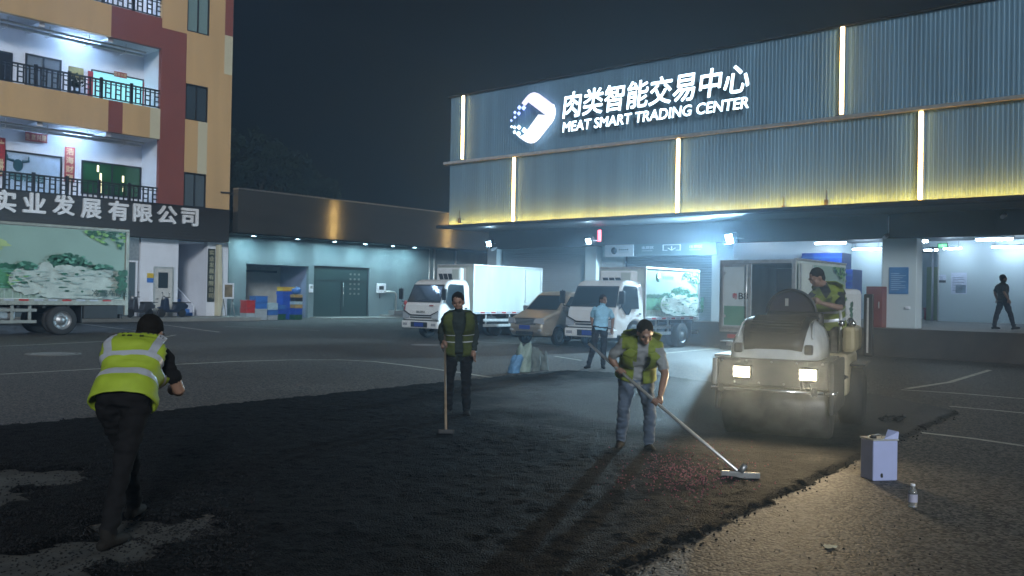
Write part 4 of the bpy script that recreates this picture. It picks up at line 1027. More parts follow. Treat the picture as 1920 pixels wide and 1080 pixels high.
def truck(label, x, y, wbox, zbox, Lbox, art=None, badge=None, scale=1.0):
    t = thing('box_truck', label, 'box truck', (x, y, 0), 0, 'box trucks backed up to the dock')
    cab(t, .92, 'whitepaint', badge)
    y0, y1, z0 = 1.70, 1.70 + Lbox, .98; h = wbox/2
    bx = MB().box(-h+.03, h-.03, y0+.03, y1-.03, z0, zbox-.03).build('cargo_box', MT['boxwhite'], t)
    m = MB()
    for s in (-1, 1):
        m.box(s*(h-.06), s*h, y0, y1, zbox-.07, zbox).box(s*(h-.06), s*h, y0, y1, z0-.06, z0+.05)
        for y_ in (y0, y1-.06): m.box(s*(h-.06), s*h, y_, y_+.06, z0+.051, zbox-.071)
    for y_ in (y0, y1-.06): m.box(-h+.061, h-.061, y_, y_+.06, zbox-.07, zbox).box(-h+.061, h-.061, y_, y_+.06, z0-.06, z0+.05)
    m.build('corner_trim', MT['alu'], bx, bevel=.012)
    # side door of the box, near the tail
    if not art:
        m = MB().box(h-.031, h-.012, y1-1.05, y1-1.02, z0+.1, zbox-.1).box(h-.031, h-.012, y1-.12, y1-.09, z0+.1, zbox-.1).box(h-.031, h-.013, y1-1.02, y1-.12, zbox-.13, zbox-.1).box(h-.031, h-.013, y1-1.02, y1-.12, z0+.1, z0+.13)
        for z in (z0+.4, zbox-.5): m.box(h-.031, h+.004, y1-1.1, y1-.95, z, z+.06)
        m.build('side_door_trim', MT['alu'], bx)
    # red and white edge markers
    k = 0; y_ = y0+.1
    while y_ < y1-.3:
        MB().box(h+.0005, h+.004, y_, y_+.24, z0-.03, z0+.02).build('red_stripe' if k % 2 else 'white_stripe', M_REDL if k % 2 else MT['tape'], bx); y_ += .30; k += 1
    # cooling unit over the cab
    u = MB().box(-.62, .62, y0-.36, y0-.001, zbox-.66, zbox-.14).build('cooling_unit', MT['whitepaint'], t, bevel=.06)
    m = MB()
    for k in range(3): x_ = -.50 + k*.24; m.add([(x_,y0-.365,zbox-.36),(x_+.2,y0-.365,zbox-.36),(x_+.28,y0-.365,zbox-.58),(x_+.08,y0-.365,zbox-.58),(x_,y0-.37,zbox-.36),(x_+.2,y0-.37,zbox-.36),(x_+.28,y0-.37,zbox-.58),(x_+.08,y0-.37,zbox-.58)], [(4,5,6,7),(0,1,5,4),(1,2,6,5),(2,3,7,6),(3,0,4,7)])
    m.build('vents', MT['dark'], u)
    MB().box(.22, .58, y0-.39, y0-.361, zbox-.55, zbox-.2).build('fan_cover', MT['boxwhite'], u, bevel=.02)
    # chassis
    m = MB().box(-.42, -.34, 1.2, y1, .58, .80).box(.34, .42, 1.2, y1, .58, .80)
    for k in range(5): m.box(-h+.1, h-.1, y0+.2+k*(Lbox-.5)/4, y0+.28+k*(Lbox-.5)/4, .80, z0-.06)
    m.box(-.35, .35, y1-1.2, y1-1.05, .3, .6); m.build('chassis', MT['dark'], t)
    m = MB()
    for s in (-1, 1):
        m.box(s*(h-.10), s*(h-.07), 2.35, y1-1.75, .44, .54).box(s*(h-.10), s*(h-.07), 2.35, y1-1.75, .64, .74)
        for y_ in (2.5, y1-1.9): m.box(s*(h-.14), s*(h-.101), y_, y_+.06, .44, .92)
    m.build('side_guard', MT['alu'], t)
    MB().box(-h+.15, -h+.6, 2.5, 3.3, .45, .85).build('fuel_tank', MT['steel'], t, bevel=.05)
    MB().box(h-.5, h-.12, 2.6, 3.1, .5, .85).build('battery_box', MT['dark'], t, bevel=.02)
    ry = y1 - 1.15
    for s in (-1, 1):
        wheel(t, s*.90, 1.1, .40, .22); wheel(t, s*.93, ry, .40, .22, True); 
        MB().lathe([(.25,-.1),(.39,-.1),(.40,.1),(.25,.1)], axis='X', n=24).build('wheel', MT['rubber'], t, loc=(s*.58, ry, .40))
        MB().box(s*.74, s*.96, ry+.50, ry+.53, .32, .85).build('mud_flap', MT['black'], t)
    MB().box(-h+.05, h-.05, y1-.02, y1+.05, .42, .54).build('rear_bumper', MT['alu'], t)
    if art: art(bx, h, y0+.08, y1-.08, z0+.07, zbox-.09)
    return t
# painted landscape used on the box sides
GR = [mat('art %s' % n, c, .5, var=v, scale=s) for n, c, v, s in (('pale sky', (.24,.35,.30), .08, 1), ('meadow', (.06,.22,.11), .35, 4), ('far hill', (.10,.28,.20), .2, 3), ('tree', (.015,.10,.055), .5, 8), ('bright leaves', (.18,.36,.10), .5, 8), ('white flock', (.40,.46,.42), .18, 3), ('grey shade', (.30,.38,.35), .2, 5), ('fence', (.22,.30,.24), .3, 6), ('print', (.03,.07,.06), .2, 5), ('pale green cloud', (.32,.42,.18), .15, 3))]
def leafy(cx, cz, rx, rz, n, seed, ragged=.25):
    return [(cx + rx*math.cos(2*math.pi*k/n)*(1+ragged*noise.noise((math.cos(2*math.pi*k/n)*3+seed, math.sin(2*math.pi*k/n)*3, seed))+ragged*.5*noise.noise((k*.9, seed, 2))),
             cz + rz*math.sin(2*math.pi*k/n)*(1+ragged*noise.noise((math.cos(2*math.pi*k/n)*3, math.sin(2*math.pi*k/n)*3+seed, 7))+ragged*.5*noise.noise((k*.8, 5, seed)))) for k in range(n)]
def landscape(parent, x, y0, y1, z0, z1, u0=0.0, logo=True, mark=None):
    """flat printed picture on the +x side; u runs 0 to 1 across the whole print, u0 cuts the front of it"""
    m = MB(); W_, H_ = y1-y0, z1-z0; lay = [x]
    def clampP(p): return (min(max(p[0], y0), y1), min(max(p[1], z0), z1))
    def shape(pts, mi):
        lay[0] += .0007
        P = [clampP((y0+u*W_, z0+v*H_)) for u, v in pts]; m.add([(lay[0], a, b) for a, b in P], [list(range(len(P)))], mi)
    shape([(0,0),(1,0),(1,1),(0,1)], 0)
    shape([(0,.10),(.42,.10),(.40,.46),(.0,.47)], 2); shape([(0,.12),(.36,.12),(.35,.38),(0,.40)], 1)
    shape([(0,.0),(.45,.0),(.42,.13),(0,.14)], 7)
    for k in range(9): shape([(.01+k*.05,.0),(.018+k*.05,.0),(.018+k*.05,.12),(.01+k*.05,.12)], 6)
    if logo:
        shape(leafy(.06,.74,.17,.10,30,3.1,.5), 9); shape(leafy(.04,.60,.14,.07,30,8.1,.5), 9)
    for k in range(14): shape(leafy(.02+.025*k, .43+.01*(k % 3), .02, .035, 10, k*1.3, .5), 3)
    shape(leafy(.34,.42,.06,.09,30,1.7,.5), 3); shape(leafy(.60,.52,.12,.12,44,5.2,.4), 3); shape(leafy(.66,.50,.08,.10,36,9.2,.5), 3); shape(leafy(.83,.45,.06,.05,26,2.9,.5), 3)
    for k in range(70):                                        # hanging branch with ragged leaves
        u = rnd.uniform(.72, 1.0); v = 1 - rnd.random()**1.5*.34*(u-.66)/.34; shape(leafy(u, v, .016, .020, 10, k*2.7, .7), 3 if rnd.random() < .55 else 4)
    for k, (u, v, a, b) in enumerate(((.36,.25,.13,.20),(.50,.28,.10,.16),(.62,.30,.13,.17),(.74,.24,.14,.17),(.86,.27,.13,.16),(.58,.12,.18,.14),(.80,.10,.18,.13),(.46,.42,.05,.09),(.56,.42,.05,.06),(.68,.42,.05,.05))): shape(leafy(u, v, a, b, 32, k*4.3, .22), 5)
    for k in range(95):
        u, v = rnd.uniform(.30,.95), rnd.uniform(.04,.42); shape(leafy(u, v, rnd.uniform(.006,.035), rnd.uniform(.005,.018), 14, k*1.9, .7), (6, 6, 3, 5)[k % 4])
    for cx_, cz_, rx_, rz_ in ((.34,.42,.07,.08),(.60,.53,.12,.11),(.66,.50,.08,.10),(.83,.45,.06,.05)):
        for k in range(26):
            a_ = rnd.uniform(0, 6.28); q_ = rnd.random()**.5*1.08; shape(leafy(cx_+rx_*q_*math.cos(a_), cz_+rz_*q_*abs(math.sin(a_)), .014, .018, 9, k*3.1, .7), 3 if k % 3 else 2)
    for k in range(40): shape(leafy(rnd.uniform(0,.34), rnd.uniform(.14,.40), rnd.uniform(.008,.03), .008, 10, k*1.1, .6), (3, 4, 2)[k % 3])
    for k in range(4): shape(leafy(.95+.02*(k % 2), .12+.09*k, .04, .05, 16, k*3.3, .6), 3)
    if logo:
        for k in range(5): shape([(.04+k*.016,.90),(.05+k*.016,.90),(.05+k*.016,.93),(.04+k*.016,.93)], 8)
        for k in range(6): shape([(.05+k*.02,.80-.016*k),(.062+k*.02,.79-.016*k),(.062+k*.02,.81-.016*k),(.05+k*.02,.83-.016*k)], 8)
    o = m.build('side_picture', GR, parent, fixn=False)
    so = o.modifiers.new('film', 'SOLIDIFY'); so.thickness = .0003
    if mark:
        txt, u, v, w, h = mark
        link('side_lettering', fit_text(txt, w, h, .003, .015), GR[8], o, loc=(lay[0]+.001, y0+u*W_, z0+v*H_), rot=FACE_E)
    return o, lay[0]
truck('plain white box truck with an undecorated side, backed to the dock', -23.45, 22.35, 1.92, 2.76, 4.05, None, 'ISUZU')
def art2(bx, h, y0, y1, z0, z1):
    o, lx = landscape(bx, h-.028, y0, y1, z0, z1, logo=False)
    W_ = y1-y0; H_ = z1-z0
    link('side_lettering', fit_text('冷藏车', W_*.12, H_*.09, .003, .015), GR[8], o, loc=(lx+.001, y0+W_*.84, z0+H_*.07), rot=FACE_E)
    q = MB().lathe([(.0,0),(.15,0),(.15,.003),(.0,.003)], axis='X', n=20, c=(lx+.0005, y0+W_*.09, z0+H_*.84)); q.build('green_mark', GR[2], o)
    m = MB()
    for k in range(5): m.box(lx, lx+.003, y0+W_*(.17+k*.042), y0+W_*(.20+k*.042), z0+H_*.80, z0+H_*.87)
    m.build('green_glyphs', GR[2], o)
truck('white box truck with a green meadow picture on its side', -16.1, 22.5, 1.80, 2.62, 3.45, art2)

# the big truck at the kerb (only its tail half shows): side at x = -31.5
def big_truck():
    t = thing('large_box_truck', 'large box truck with a painted meadow and white flock parked by the tan building', 'box truck', (-32.7, 15.5, 0))
    h, y0, y1, z0, z1 = 1.2, -7.2, 0.0, 1.22, 3.75
    bx = MB().box(-h+.03, h-.03, y0, y1-.03, z0, z1-.03).build('cargo_box', MT['boxwhite'], t)
    m = MB()
    for s in (-1, 1): m.box(s*(h-.08), s*(h+.02), y0, y1, z1-.10, z1).box(s*(h-.08), s*(h+.02), y0, y1, z0-.20, z0+.0).box(s*(h-.08), s*(h+.025), y1-.13, y1, z0-.55, z1-.101)
    m.box(-h+.08, h-.08, y1-.12, y1, z1-.10, z1); m.build('corner_trim', mat('dull galvanised trim', (.30,.30,.26), .5, .5, var=.2, scale=6), bx, bevel=.012)
    o, lx = landscape(bx, h-.028, y0+2.0, y1-.14, z0+.03, z1-.12, mark=('冷藏车F类', .75, .035, 1.25, .24))
    k = 0; y_ = y0+.3
    while y_ < y1-.5:
        MB().box(h+.021, h+.026, y_, y_+.30, z0-.06, z0-.002).build('red_stripe' if k % 3 == 1 else 'white_stripe', M_REDL if k % 3 == 1 else MT['tape'], bx); y_ += .46; k += 1
    m = MB().box(-.45, -.35, y0, y1-.1, .75, 1.01).box(.35, .45, y0, y1-.1, .75, 1.01)
    for k in range(9): m.box(-h+.1, h-.1, y0+.3+k*.8, y0+.4+k*.8, .92, 1.015)
    m.box(-.5, .5, -2.5, -2.2, .4, .7); m.build('chassis', MT['dark'], t)
    MB().box(.5, h-.04, -1.55, -.35, .55, 1.01).build('tool_box', MT['dark'], t, bevel=.02)
    MB().box(-h+.1, h-.1, -.25, -.15, .55, .7).build('rear_bumper', MT['dark'], t)
    m = MB().box(h-.08, h-.03, y0, -3.1, .42, .52).box(h-.08, h-.03, y0, -3.1, .80, .90)
    for y_ in (-3.35, -3.9, -5.5): m.box(h-.13, h-.081, y_, y_+.1, .42, 1.02)
    m.build('side_guard', mat('guard rail grey', (.24,.24,.22), .5, .4), t)
    MB().box(.2, h-.15, -4.7, -3.7, .5, .95).build('air_tank', MT['steel'], t, bevel=.08)
    for s in (-1, 1):
        wheel(t, s*1.14, -2.25, .50, .27, True); MB().lathe([(.3,-.13),(.49,-.13),(.5,.13),(.3,.13)], axis='X', n=28).build('wheel', MT['rubber'], t, loc=(s*.72, -2.25, .50))
        MB().box(s*.6, s*1.12, -1.62, -1.58, .4, 1.0).build('mud_flap', MT['black'], t)
    wheel(t, 1.1, -6.6, .5, .27); wheel(t, -1.1, -6.6, .5, .27)
    cb_ = MB().box(-1.15, 1.15, -9.2, -7.4, .6, 2.6).build('cab', MT['whitepaint'], t, bevel=.12)
big_truck()

# open truck showing its tail
def open_truck():
    pL, pR = on_y(1351, 560, 21.6), on_y(1491, 560, 21.6); zt = on_y(1450, 488, 21.6).z
    w = pR.x - pL.x; L = 3.4; z0 = .86
    t = thing('open_box_truck', 'box truck seen from its open tail with one door closed and a dark cargo space', 'box truck', (pL.x, 21.6, 0))
    th = .06
    bx = MB().box(0, th, 0, L, z0, zt).box(w-th, w, 0, L, z0, zt).box(th, w-th, 0, L, zt-th, zt).box(th, w-th, 0, L, z0, z0+th).box(th, w-th, L-th, L, z0+th, zt-th).build('cargo_box', MT['boxwhite'], t)
    m = MB().box(-.02, .07, -.03, -.001, z0-.08, zt+.02).box(w-.09, w+.02, -.03, -.001, z0-.08, zt+.02).box(.07, w-.09, -.03, -.001, zt-.08, zt+.02).box(.07, w-.09, -.03, -.001, z0-.08, z0+.02)
    m.box(w-.05, w+.03, 0, L, zt+.001, zt+.05); m.build('tail_frame', MT['alu'], bx, bevel=.01)
    MB().box(th+.001, w-th-.001, .1, L-th-.01, z0+th+.001, z0+th+.02).build('cargo_floor', MT['dark'], bx)
    MB().box(w-th-.02, w-th-.002, .1, L-.1, z0+.1, zt-.1).box(th+.002, w-th-.03, L-th-.03, L-th-.01, z0+.1, zt-.1).build('lining', MT['teal'], bx)
    dw = w*.44
    d = MB().box(.07, dw, -.075, -.031, z0+.02, zt-.09).build('tail_door', mat('grey white door panel', (.52,.60,.62), .45, var=.1), t, bevel=.012)
    m = MB().box(.07, .13, -.095, -.076, z0+.02, zt-.09).box(dw-.07, dw, -.095, -.076, z0+.02, zt-.09).box(.131, dw-.071, -.095, -.076, zt-.15, zt-.09).box(.131, dw-.071, -.095, -.076, z0+.02, z0+.08)
    m.tube([(dw-.12,-.11,z0+.1),(dw-.12,-.11,zt-.12)], .018, 8).box(.03, .2, -.11, -.096, zt-.35, zt-.28).box(.03, .2, -.11, -.096, z0+.3, z0+.37)
    m.build('door_hardware', MT['alu'], d)
    link('red_character', fit_text('粤', .14, .16, .004, .01), MT['redp'], d, loc=(dw*.42, -.0755, z0+.78), rot=FACE_S)
    link('plate_lettering', fit_text('B8', .26, .17, .004, .01), MT['navy'], d, loc=(dw*.42+.18, -.0755, z0+.78), rot=FACE_S)
    MB().box(.15, dw-.13, -.0765, -.0752, z0+.10, z0+.6).build('green_band', GR[2], d)
    # printed right side
    o, lx = landscape(bx, w+.001, .08, L-.08, z0+.05, zt-.08, logo=False)
    # swung-open right door folded along the side
    dd = MB().box(w+.06, w+.10, .02, dw-.05, z0+.02, zt-.09).build('open_door', MT['boxwhite'], t, bevel=.012)
    MB().box(w+.101, w+.115, .02, .09, z0+.02, zt-.09).box(w+.101, w+.115, dw-.12, dw-.05, z0+.02, zt-.09).build('door_hardware', MT['alu'], dd)
    MB().box(w/2-.45, w/2-.35, .1, L+1.7, .55, .78).box(w/2+.35, w/2+.45, .1, L+1.7, .55, .78).build('chassis', MT['dark'], t)
    MB().box(.2, w-.2, -.02, .08, .42, .55).build('rear_bumper', MT['steel'], t)
    for s in (-1, 1):
        q = MB().lathe([(.22,-.1),(.34,-.1),(.36,0),(.34,.1),(.22,.1)], axis='X', n=24).build('wheel', MT['rubber'], t, loc=(w/2+s*.72, 1.0, .36)); MB().lathe([(.001,-.05),(.22,-.06),(.22,.06),(.001,.05)], axis='X', n=20).build('rim', MT['steel'], q)
        q = MB().lathe([(.22,-.1),(.34,-.1),(.36,0),(.34,.1),(.22,.1)], axis='X', n=24).build('wheel', MT['rubber'], t, loc=(w/2+s*.72, L+1.0, .36)); MB().lathe([(.001,-.05),(.22,-.06),(.22,.06),(.001,.05)], axis='X', n=20).build('rim', MT['steel'], q)
        MB().box(w/2+s*.55, w/2+s*.80, -.03, -.001, .62, .72).build('tail_lamp', M_REDL, t)
    MB().box(.12, w-.12, L+.15, L+1.75, .5, 2.0).build('cab', MT['whitepaint'], t, bevel=.15)
open_truck()

# gold-grey van
def van():
    t = thing('minivan', 'gold grey minivan parked between the two white box trucks', 'van', (-19.0, 22.9, 0))
    w = .80
    prof = [(.10,.30),(-.02,.42),(-.06,.60),(-.02,.80),(.10,.92),(.62,1.10),(.80,1.16),(1.42,1.68),(1.62,1.76),(2.1,1.81),(3.3,1.80),(3.72,1.74),(3.90,1.30),(3.96,.9),(3.95,.40),(3.85,.30)] + arch(3.15,.30,.36,.30) + arch(.82,.30,.36,.30)
    hw = lambda y, z: w - (0 if z < 1.0 else (z-1.0)*.15) - max(0, .45-y)**2*.55 - max(0, .45-z)*.12
    b = profile_body(prof, hw, .07).build('body', mat('gold grey car paint', (.33,.29,.225), .3, .4, var=.06, coat=.5), t)
    b.modifiers.new('bevel', 'BEVEL').width = .02
    yf = lambda z: .80 + (z-1.16)*(.62/.52)
    n = Vector((0,-.64,.77)); P = lambda x, z, o: (x, yf(z)-o*.8, z+o)
    quad_patch([P(-.66,1.17,.003),P(.66,1.17,.003),P(.58,1.66,.003),P(-.58,1.66,.003)], 'windscreen_seal', MT['black'], b, n, .006)
    quad_patch([P(-.62,1.20,.009),P(.62,1.20,.009),P(.55,1.63,.009),P(-.55,1.63,.009)], 'windscreen', MT['glass'], b, n, .006)
    for s in (-1, 1):
        X = lambda y, z: s*(hw(y, z)+.003)
        for q in ([(.98,1.16),(1.62,1.10),(1.66,1.62),(1.48,1.62)], [(1.74,1.10),(2.70,1.10),(2.66,1.66),(1.76,1.64)], [(2.78,1.10),(3.62,1.14),(3.50,1.62),(2.74,1.66)]):
            quad_patch([(X(y, z), y, z) for y, z in q], 'side_window', MT['glass'], b, (s,0,.15), .006)
        quad_patch([(s*.74,.02,.90),(s*.76,.02,.70),(s*.40,-.06,.72),(s*.44,-.04,.86)], 'headlight', M_LAMP, b, (0,-1,.3), .05)
        MB().sphere((s*.60,-.03,.50), (.09,.03,.05), 12, 6).build('fog_lamp', M_LAMP, b)
        m = MB().box(s*(w-.06), s*(w+.17), .98, 1.08, 1.13, 1.30).build('mirror', MT['steel'], b, bevel=.03)
        MB().box(s*(hw(1.6,.98)+.001), s*(hw(1.6,.98)+.02), 1.50, 1.66, .98, 1.02).build('door_handle', MT['chrome'], b)
        for y_ in (1.70, 2.74): MB().box(s*(w-.002), s*(w+.002), y_, y_+.012, .38, .99).build('door_seam', MT['black'], b)
        for y_ in (.82, 3.15): wheel(t, s*.79, y_, .30, .18)
    m = MB()
    for k in range(4): m.box(-.40, .40, -.075, -.03, .70+k*.045, .725+k*.045)
    m.build('grille', MT['chrome'], b); MB().box(-.44,.44,-.055,-.02,.68,.89).build('grille_panel', MT['black'], b)
    MB().box(-.36, .36, -.09, -.05, .36, .46).build('lower_intake', MT['black'], b)
    MB().box(-.22, .22, -.095, -.06, .53, .66).build('number_plate', M_PLATE, b)
    MB().tube([(-.55,.95,1.22),(0,1.0,1.26)], .01, 6).build('wiper', MT['black'], b)
van()

# ------------------------------------------------------------------ road roller
E_HEAD = emitter('roller headlamp lens', (1,.77,.46), 560)
RC = Vector((-4.55, 10.25, 0)); RROT = R(15)
ro = thing('road_roller', 'pale tandem road roller with two lit headlamps and a wide steel drum', 'road roller', RC, RROT); ro.scale = (.96,.96,.96)
cream_p = mat('pale machine paint', (.46,.49,.50), .45, var=.28, scale=3)
drum = MB().lathe([(.30,-.63),(.40,-.63),(.43,-.61),(.43,.61),(.40,.63),(.30,.63)], axis='X', n=56, cap=True).build('drum', mat('worn drum steel', (.10,.095,.09), .5, .5, var=.65, scale=4.5, bump=.1), ro, loc=(0,0,.43))
for s in (-1, 1): MB().lathe([(.06,0),(.12,0),(.12,.05),(.06,.05)], axis='X', n=20).build('hub', MT['dark'], drum, loc=(s*.63-.02,0,0))
fr = MB().box(-.685, -.64, -.50, .75, .35, .98).box(.64, .70, -.50, .75, .35, .98).box(-.64, .64, -.58, -.44, .66, .99).box(-.64, .64, .5, .75, .45, .99)
fr = fr.build('front_frame', mat('dark frame paint', (.03,.031,.033), .6, var=.5, scale=9), ro, bevel=.02)
MB().box(-.70, -.50, -.50, .10, .985, 1.02).box(-.70, -.645, -.60, -.501, .66, .98).build('side_tread', MT['steel'], fr, bevel=.01)
br = MB().tube([(-.70,-.62,.62),(.60,-.62,.62)], .022, 10).tube([(.62,-.62,.62),(.74,-.62,.62)], .022, 10)
for x in (-.58, .5): br.box(x-.03, x+.03, -.66, -.56, .58, .68)
br.build('spray_bar', MT['chrome'], fr)
for k in range(9):
    MB().lathe([(.016,-.0),(.016,-.012),(.001,-.014)], axis='Y', n=6, c=(-.58+.145*k, -.581, .70 if k % 2 else .955)).build('bolt', MT['steel'], fr)
hz2 = MB()
for k in range(3): hz2.tube([(.30+.05*k,-.585,.80),(.34+.05*k,-.64,.70),(.36+.06*k,-.62,.62)], .010, 6)
hz2.build('spray_hoses', MT['black'], fr)
for x in (-.33, .43):
    h_ = MB().box(x-.11, x+.11, -.66, -.58, .745, .915).build('headlight', MT['dark'], fr, bevel=.015)
    MB().add([(x-.088,-.662,.772),(x+.088,-.662,.772),(x+.088,-.662,.888),(x-.088,-.662,.888)], [(0,1,2,3)]).build('lens', E_HEAD, h_, fixn=False)
    MB().box(x-.11, x+.11, -.70, -.661, .90, .915).box(x-.11, x-.095, -.69, -.661, .745, .899).box(x+.095, x+.11, -.69, -.661, .745, .899).build('hood', MT['dark'], h_)
# bonnet: rounded pale hood with a dark central panel
def hood_ring(y, hw_, z0, z1, n=20, e=3.2):
    out = []
    for k in range(n+1):
        a = math.pi*k/n; c_, s_ = math.cos(a), math.sin(a)
        out.append((hw_*abs(c_)**(2/e)*(1 if c_ > 0 else -1), y, z0 + (z1-z0)*abs(s_)**(2/e)))
    return out
hs = [(-.50,.41,.99,1.06),(-.49,.465,.99,1.14),(-.44,.51,.99,1.24),(-.34,.53,.99,1.35),(-.20,.535,.99,1.43),(.0,.535,.99,1.475),(.35,.53,.99,1.49),(.70,.52,.99,1.485)]
hood = MB().rings([hood_ring(*h) for h in hs], 0, True, True).build('bonnet', cream_p, ro)
# dark panel follows the hood slightly proud of it
pn = MB(); rows = []
def hood_z(y):
    for a, b in zip(hs, hs[1:]):
        if a[0] <= y <= b[0]: u = (y-a[0])/(b[0]-a[0]); return a[3]+(b[3]-a[3])*u
    return hs[-1][3]
for y_ in (-.495,-.47,-.44,-.39,-.34,-.27,-.20,-.1,.0,.2,.45,.66):
    z = hood_z(y_); wv = .33 + .06*min(1, (z-1.06)/.4)
    rows.append([(x*wv, y_-.012, z - .006 + .016 - .02*abs(x)**4) for x in (-1,-.6,-.2,.2,.6,1)])
pn.rings(rows, 0, False, True, closed=False)
rows = [[(x*.34, -.512, 1.03+.03*k) for x in (-1,-.6,-.2,.2,.6,1)] for k in range(2)]
o = pn.build('bonnet_grille', MT['dark'], hood); so = o.modifiers.new('depth', 'SOLIDIFY'); so.thickness = .02
sl_ = MB()
for k in range(11):
    y_ = -.40 + k*.055; z = hood_z(y_); sl_.box(-.30, .30, y_-.012, y_+.002, z+.004, z+.022)
sl_.build('slats', MT['black'], o)
MB().tube([(-.47,-.462,1.20),(-.455,-.44,1.24),(-.462,-.45,1.215),(-.475,-.47,1.175)], .008, 6).build('black_mark', MT['black'], hood)
for s in (-1, 1):
    MB().box(s*.36, s*.46, -.515, -.44, 1.05, 1.17).build('side_vent', MT['dark'], hood, bevel=.02)
    MB().tube([(s*.44,-.40,1.24),(s*.42,-.2,1.40),(s*.41,.1,1.455)], .012, 6).build('grab_rail', cream_p, hood)
# console, wheel, rear unit
MB().box(-.30, .42, .72, .95, .9, 1.55).build('console', MT['dark'], ro, bevel=.05)
scr = MB().rings([[(cx_ + .30*math.cos(math.pi*k/16), y_, 1.52 + .30*math.sin(math.pi*k/16)) for k in range(17)] for cx_, y_ in ((.02,.80),(.02,.90))], 0, True, False)
scr.build('dash_shroud', mat('dark shroud', (.03,.03,.045), .35), ro)
MB().tube([(.02+.31*math.cos(math.pi*k/20), .78, 1.52+.31*math.sin(math.pi*k/20)) for k in range(21)], .022, 8).build('shroud_rim', MT['black'], ro)
MB().box(-.06,-.02,.77,.795,1.62,1.72).build('switch_panel', MT['alu'], ro)
st_ = MB().tube([(.08+.2*math.cos(2*math.pi*k/24), 1.02+.08*math.sin(2*math.pi*k/24), 1.58+.18*math.sin(2*math.pi*k/24)) for k in range(25)], .018, 8).tube([(.08,.9,1.4),(.08,1.02,1.58)], .025, 8).tube([(-.1,1.02,1.58),(.26,1.02,1.58)], .014, 6).build('steering_wheel', MT['black'], ro)
rear = MB().box(-.42, .72, .95, 2.35, .45, 1.0).box(-.42, .62, 1.75, 2.4, 1.001, 1.32).build('rear_frame', mat('machine tan', (.33,.28,.18), .5, var=.15, scale=5), ro, bevel=.05)
MB().box(.64, .80, 1.0, 2.1, 1.02, 1.36).build('side_tank', mat('tan side tank', (.36,.30,.17), .5, var=.15, scale=5), rear, bevel=.05)
MB().box(-.05, .45, 1.45, 1.85, 1.0, 1.16).box(-.05, .45, 1.85, 1.97, 1.161, 1.55).build('seat', MT['black'], ro, bevel=.05)
MB().tube([(.60,1.15,1.02),(.60,1.2,1.5),(.55,1.35,1.66),(.50,1.8,1.66)], .02, 8).build('handrail', MT['alu'], ro)
MB().box(.86, .98, 1.55, 1.66, .95, 1.80).build('folded_post', MT['dark'], ro, bevel=.015); MB().box(.90,.925,1.535,1.549,1.0,1.75).build('post_edge', MT['alu'], ro)
bl = MB().lathe([(.05,0),(.05,.07),(.03,.11),(.001,.12)], n=14, c=(.72,1.25,1.36)).build('beacon', MT['chrome'], ro)
for x in (.62, .76): MB().sphere((x, 1.1, 1.40), .045, 10, 6).build('work_lamp', MT['chrome'], ro)
for s, x in ((1,.84),(-1,-.40)):
    w_ = MB().lathe([(.2,-.16),(.30,-.17),(.385,-.13),(.40,0),(.385,.13),(.30,.17),(.2,.16)], axis='X', n=36).build('rear_wheel', MT['rubber'], ro, loc=(x-s*.12, 1.62, .40))
    MB().lathe([(.001,-.1),(.19,-.12),(.19,.12),(.001,.1)], axis='X', n=24).build('rim', MT['steel'], w_)
MB().box(.58, .92, 1.2, 2.05, .83, .86).build('mudguard', MT['dark'], rear, bevel=.01)
hose = MB()
for k in range(4): hose.tube([(.58+k*.03,.75,.45+.1*k),(.66+.02*k,.95,.7),(.64,1.15,.6+.05*k)], .014, 6)
hose.build('hoses', MT['black'], ro)

# small black block seen beside the roller
p = on_z(1368, 655); t = thing('black_crate', 'small dark block with a lit top edge standing beyond the roller drum', 'block', p, R(10))
MB().box(-.25,.25,-.2,.2,0,.26).build('body', MT['dark'], t, bevel=.02); MB().box(-.26,.26,-.21,.21,.262,.285).build('lid', MT['alu'], t, bevel=.005)

# ------------------------------------------------------------------ scooters
def scooter(px, py, rz, label, m):
    p = on_x(px, py, -43.7); p.z = .181
    t = thing('scooter', label, 'scooter', p, rz, 'scooters on the pavement')
    for y in (-.62, .62):
        w_ = MB().lathe([(.13,-.05),(.22,-.05),(.24,0),(.22,.05),(.13,.05)], axis='X', n=22).build('wheel', MT['rubber'], t, loc=(0,y,.24)); MB().lathe([(.001,-.03),(.13,-.03),(.13,.03),(.001,.03)], axis='X', n=16).build('rim', MT['steel'], w_)
    MB().sphere((0,-.80 if False else -.62,.50), (.09,.26,.07), 14, 8).build('front_mudguard', m, t)
    MB().sphere((0,-.50,.98), (.11,.10,.13), 14, 8).build('headlight', MT['steel'], t)
    MB().prism([(-.62,.42),(-.40,.26),(.30,.24),(.46,.40),(.86,.46),(.92,.62),(.74,.74),(.16,.72),(.06,.40),(-.22,.40),(-.30,.98),(-.46,1.06),(-.56,.90)], 0, -.17, .17).build('body', m, t, bevel=.05)
    MB().box(-.14,.14,.10,.75,.67,.80).build('seat', MT['black'], t, bevel=.05)
    MB().tube([(0,-.62,.24),(0,-.44,.75),(0,-.38,1.02)], .03, 8).tube([(-.32,-.34,1.05),(0,-.40,1.02),(.32,-.34,1.05)], .02, 8).build('fork', MT['dark'], t)
    for s in (-1, 1):
        a = MB().tube([(s*.22,-.36,1.05),(s*.28,-.38,1.22)], .010, 6).build('mirror_stem', MT['dark'], t); MB().sphere((s*.29,-.39,1.27), (.07,.02,.05), 12, 6).build('mirror', MT['chrome'], a)
    MB().box(-.16,.16,.78,1.05,.74,.78).build('rack', MT['dark'], t); MB().box(-.1,.1,.80,.86,.45,.58).build('number_plate', MT['tape'], t)
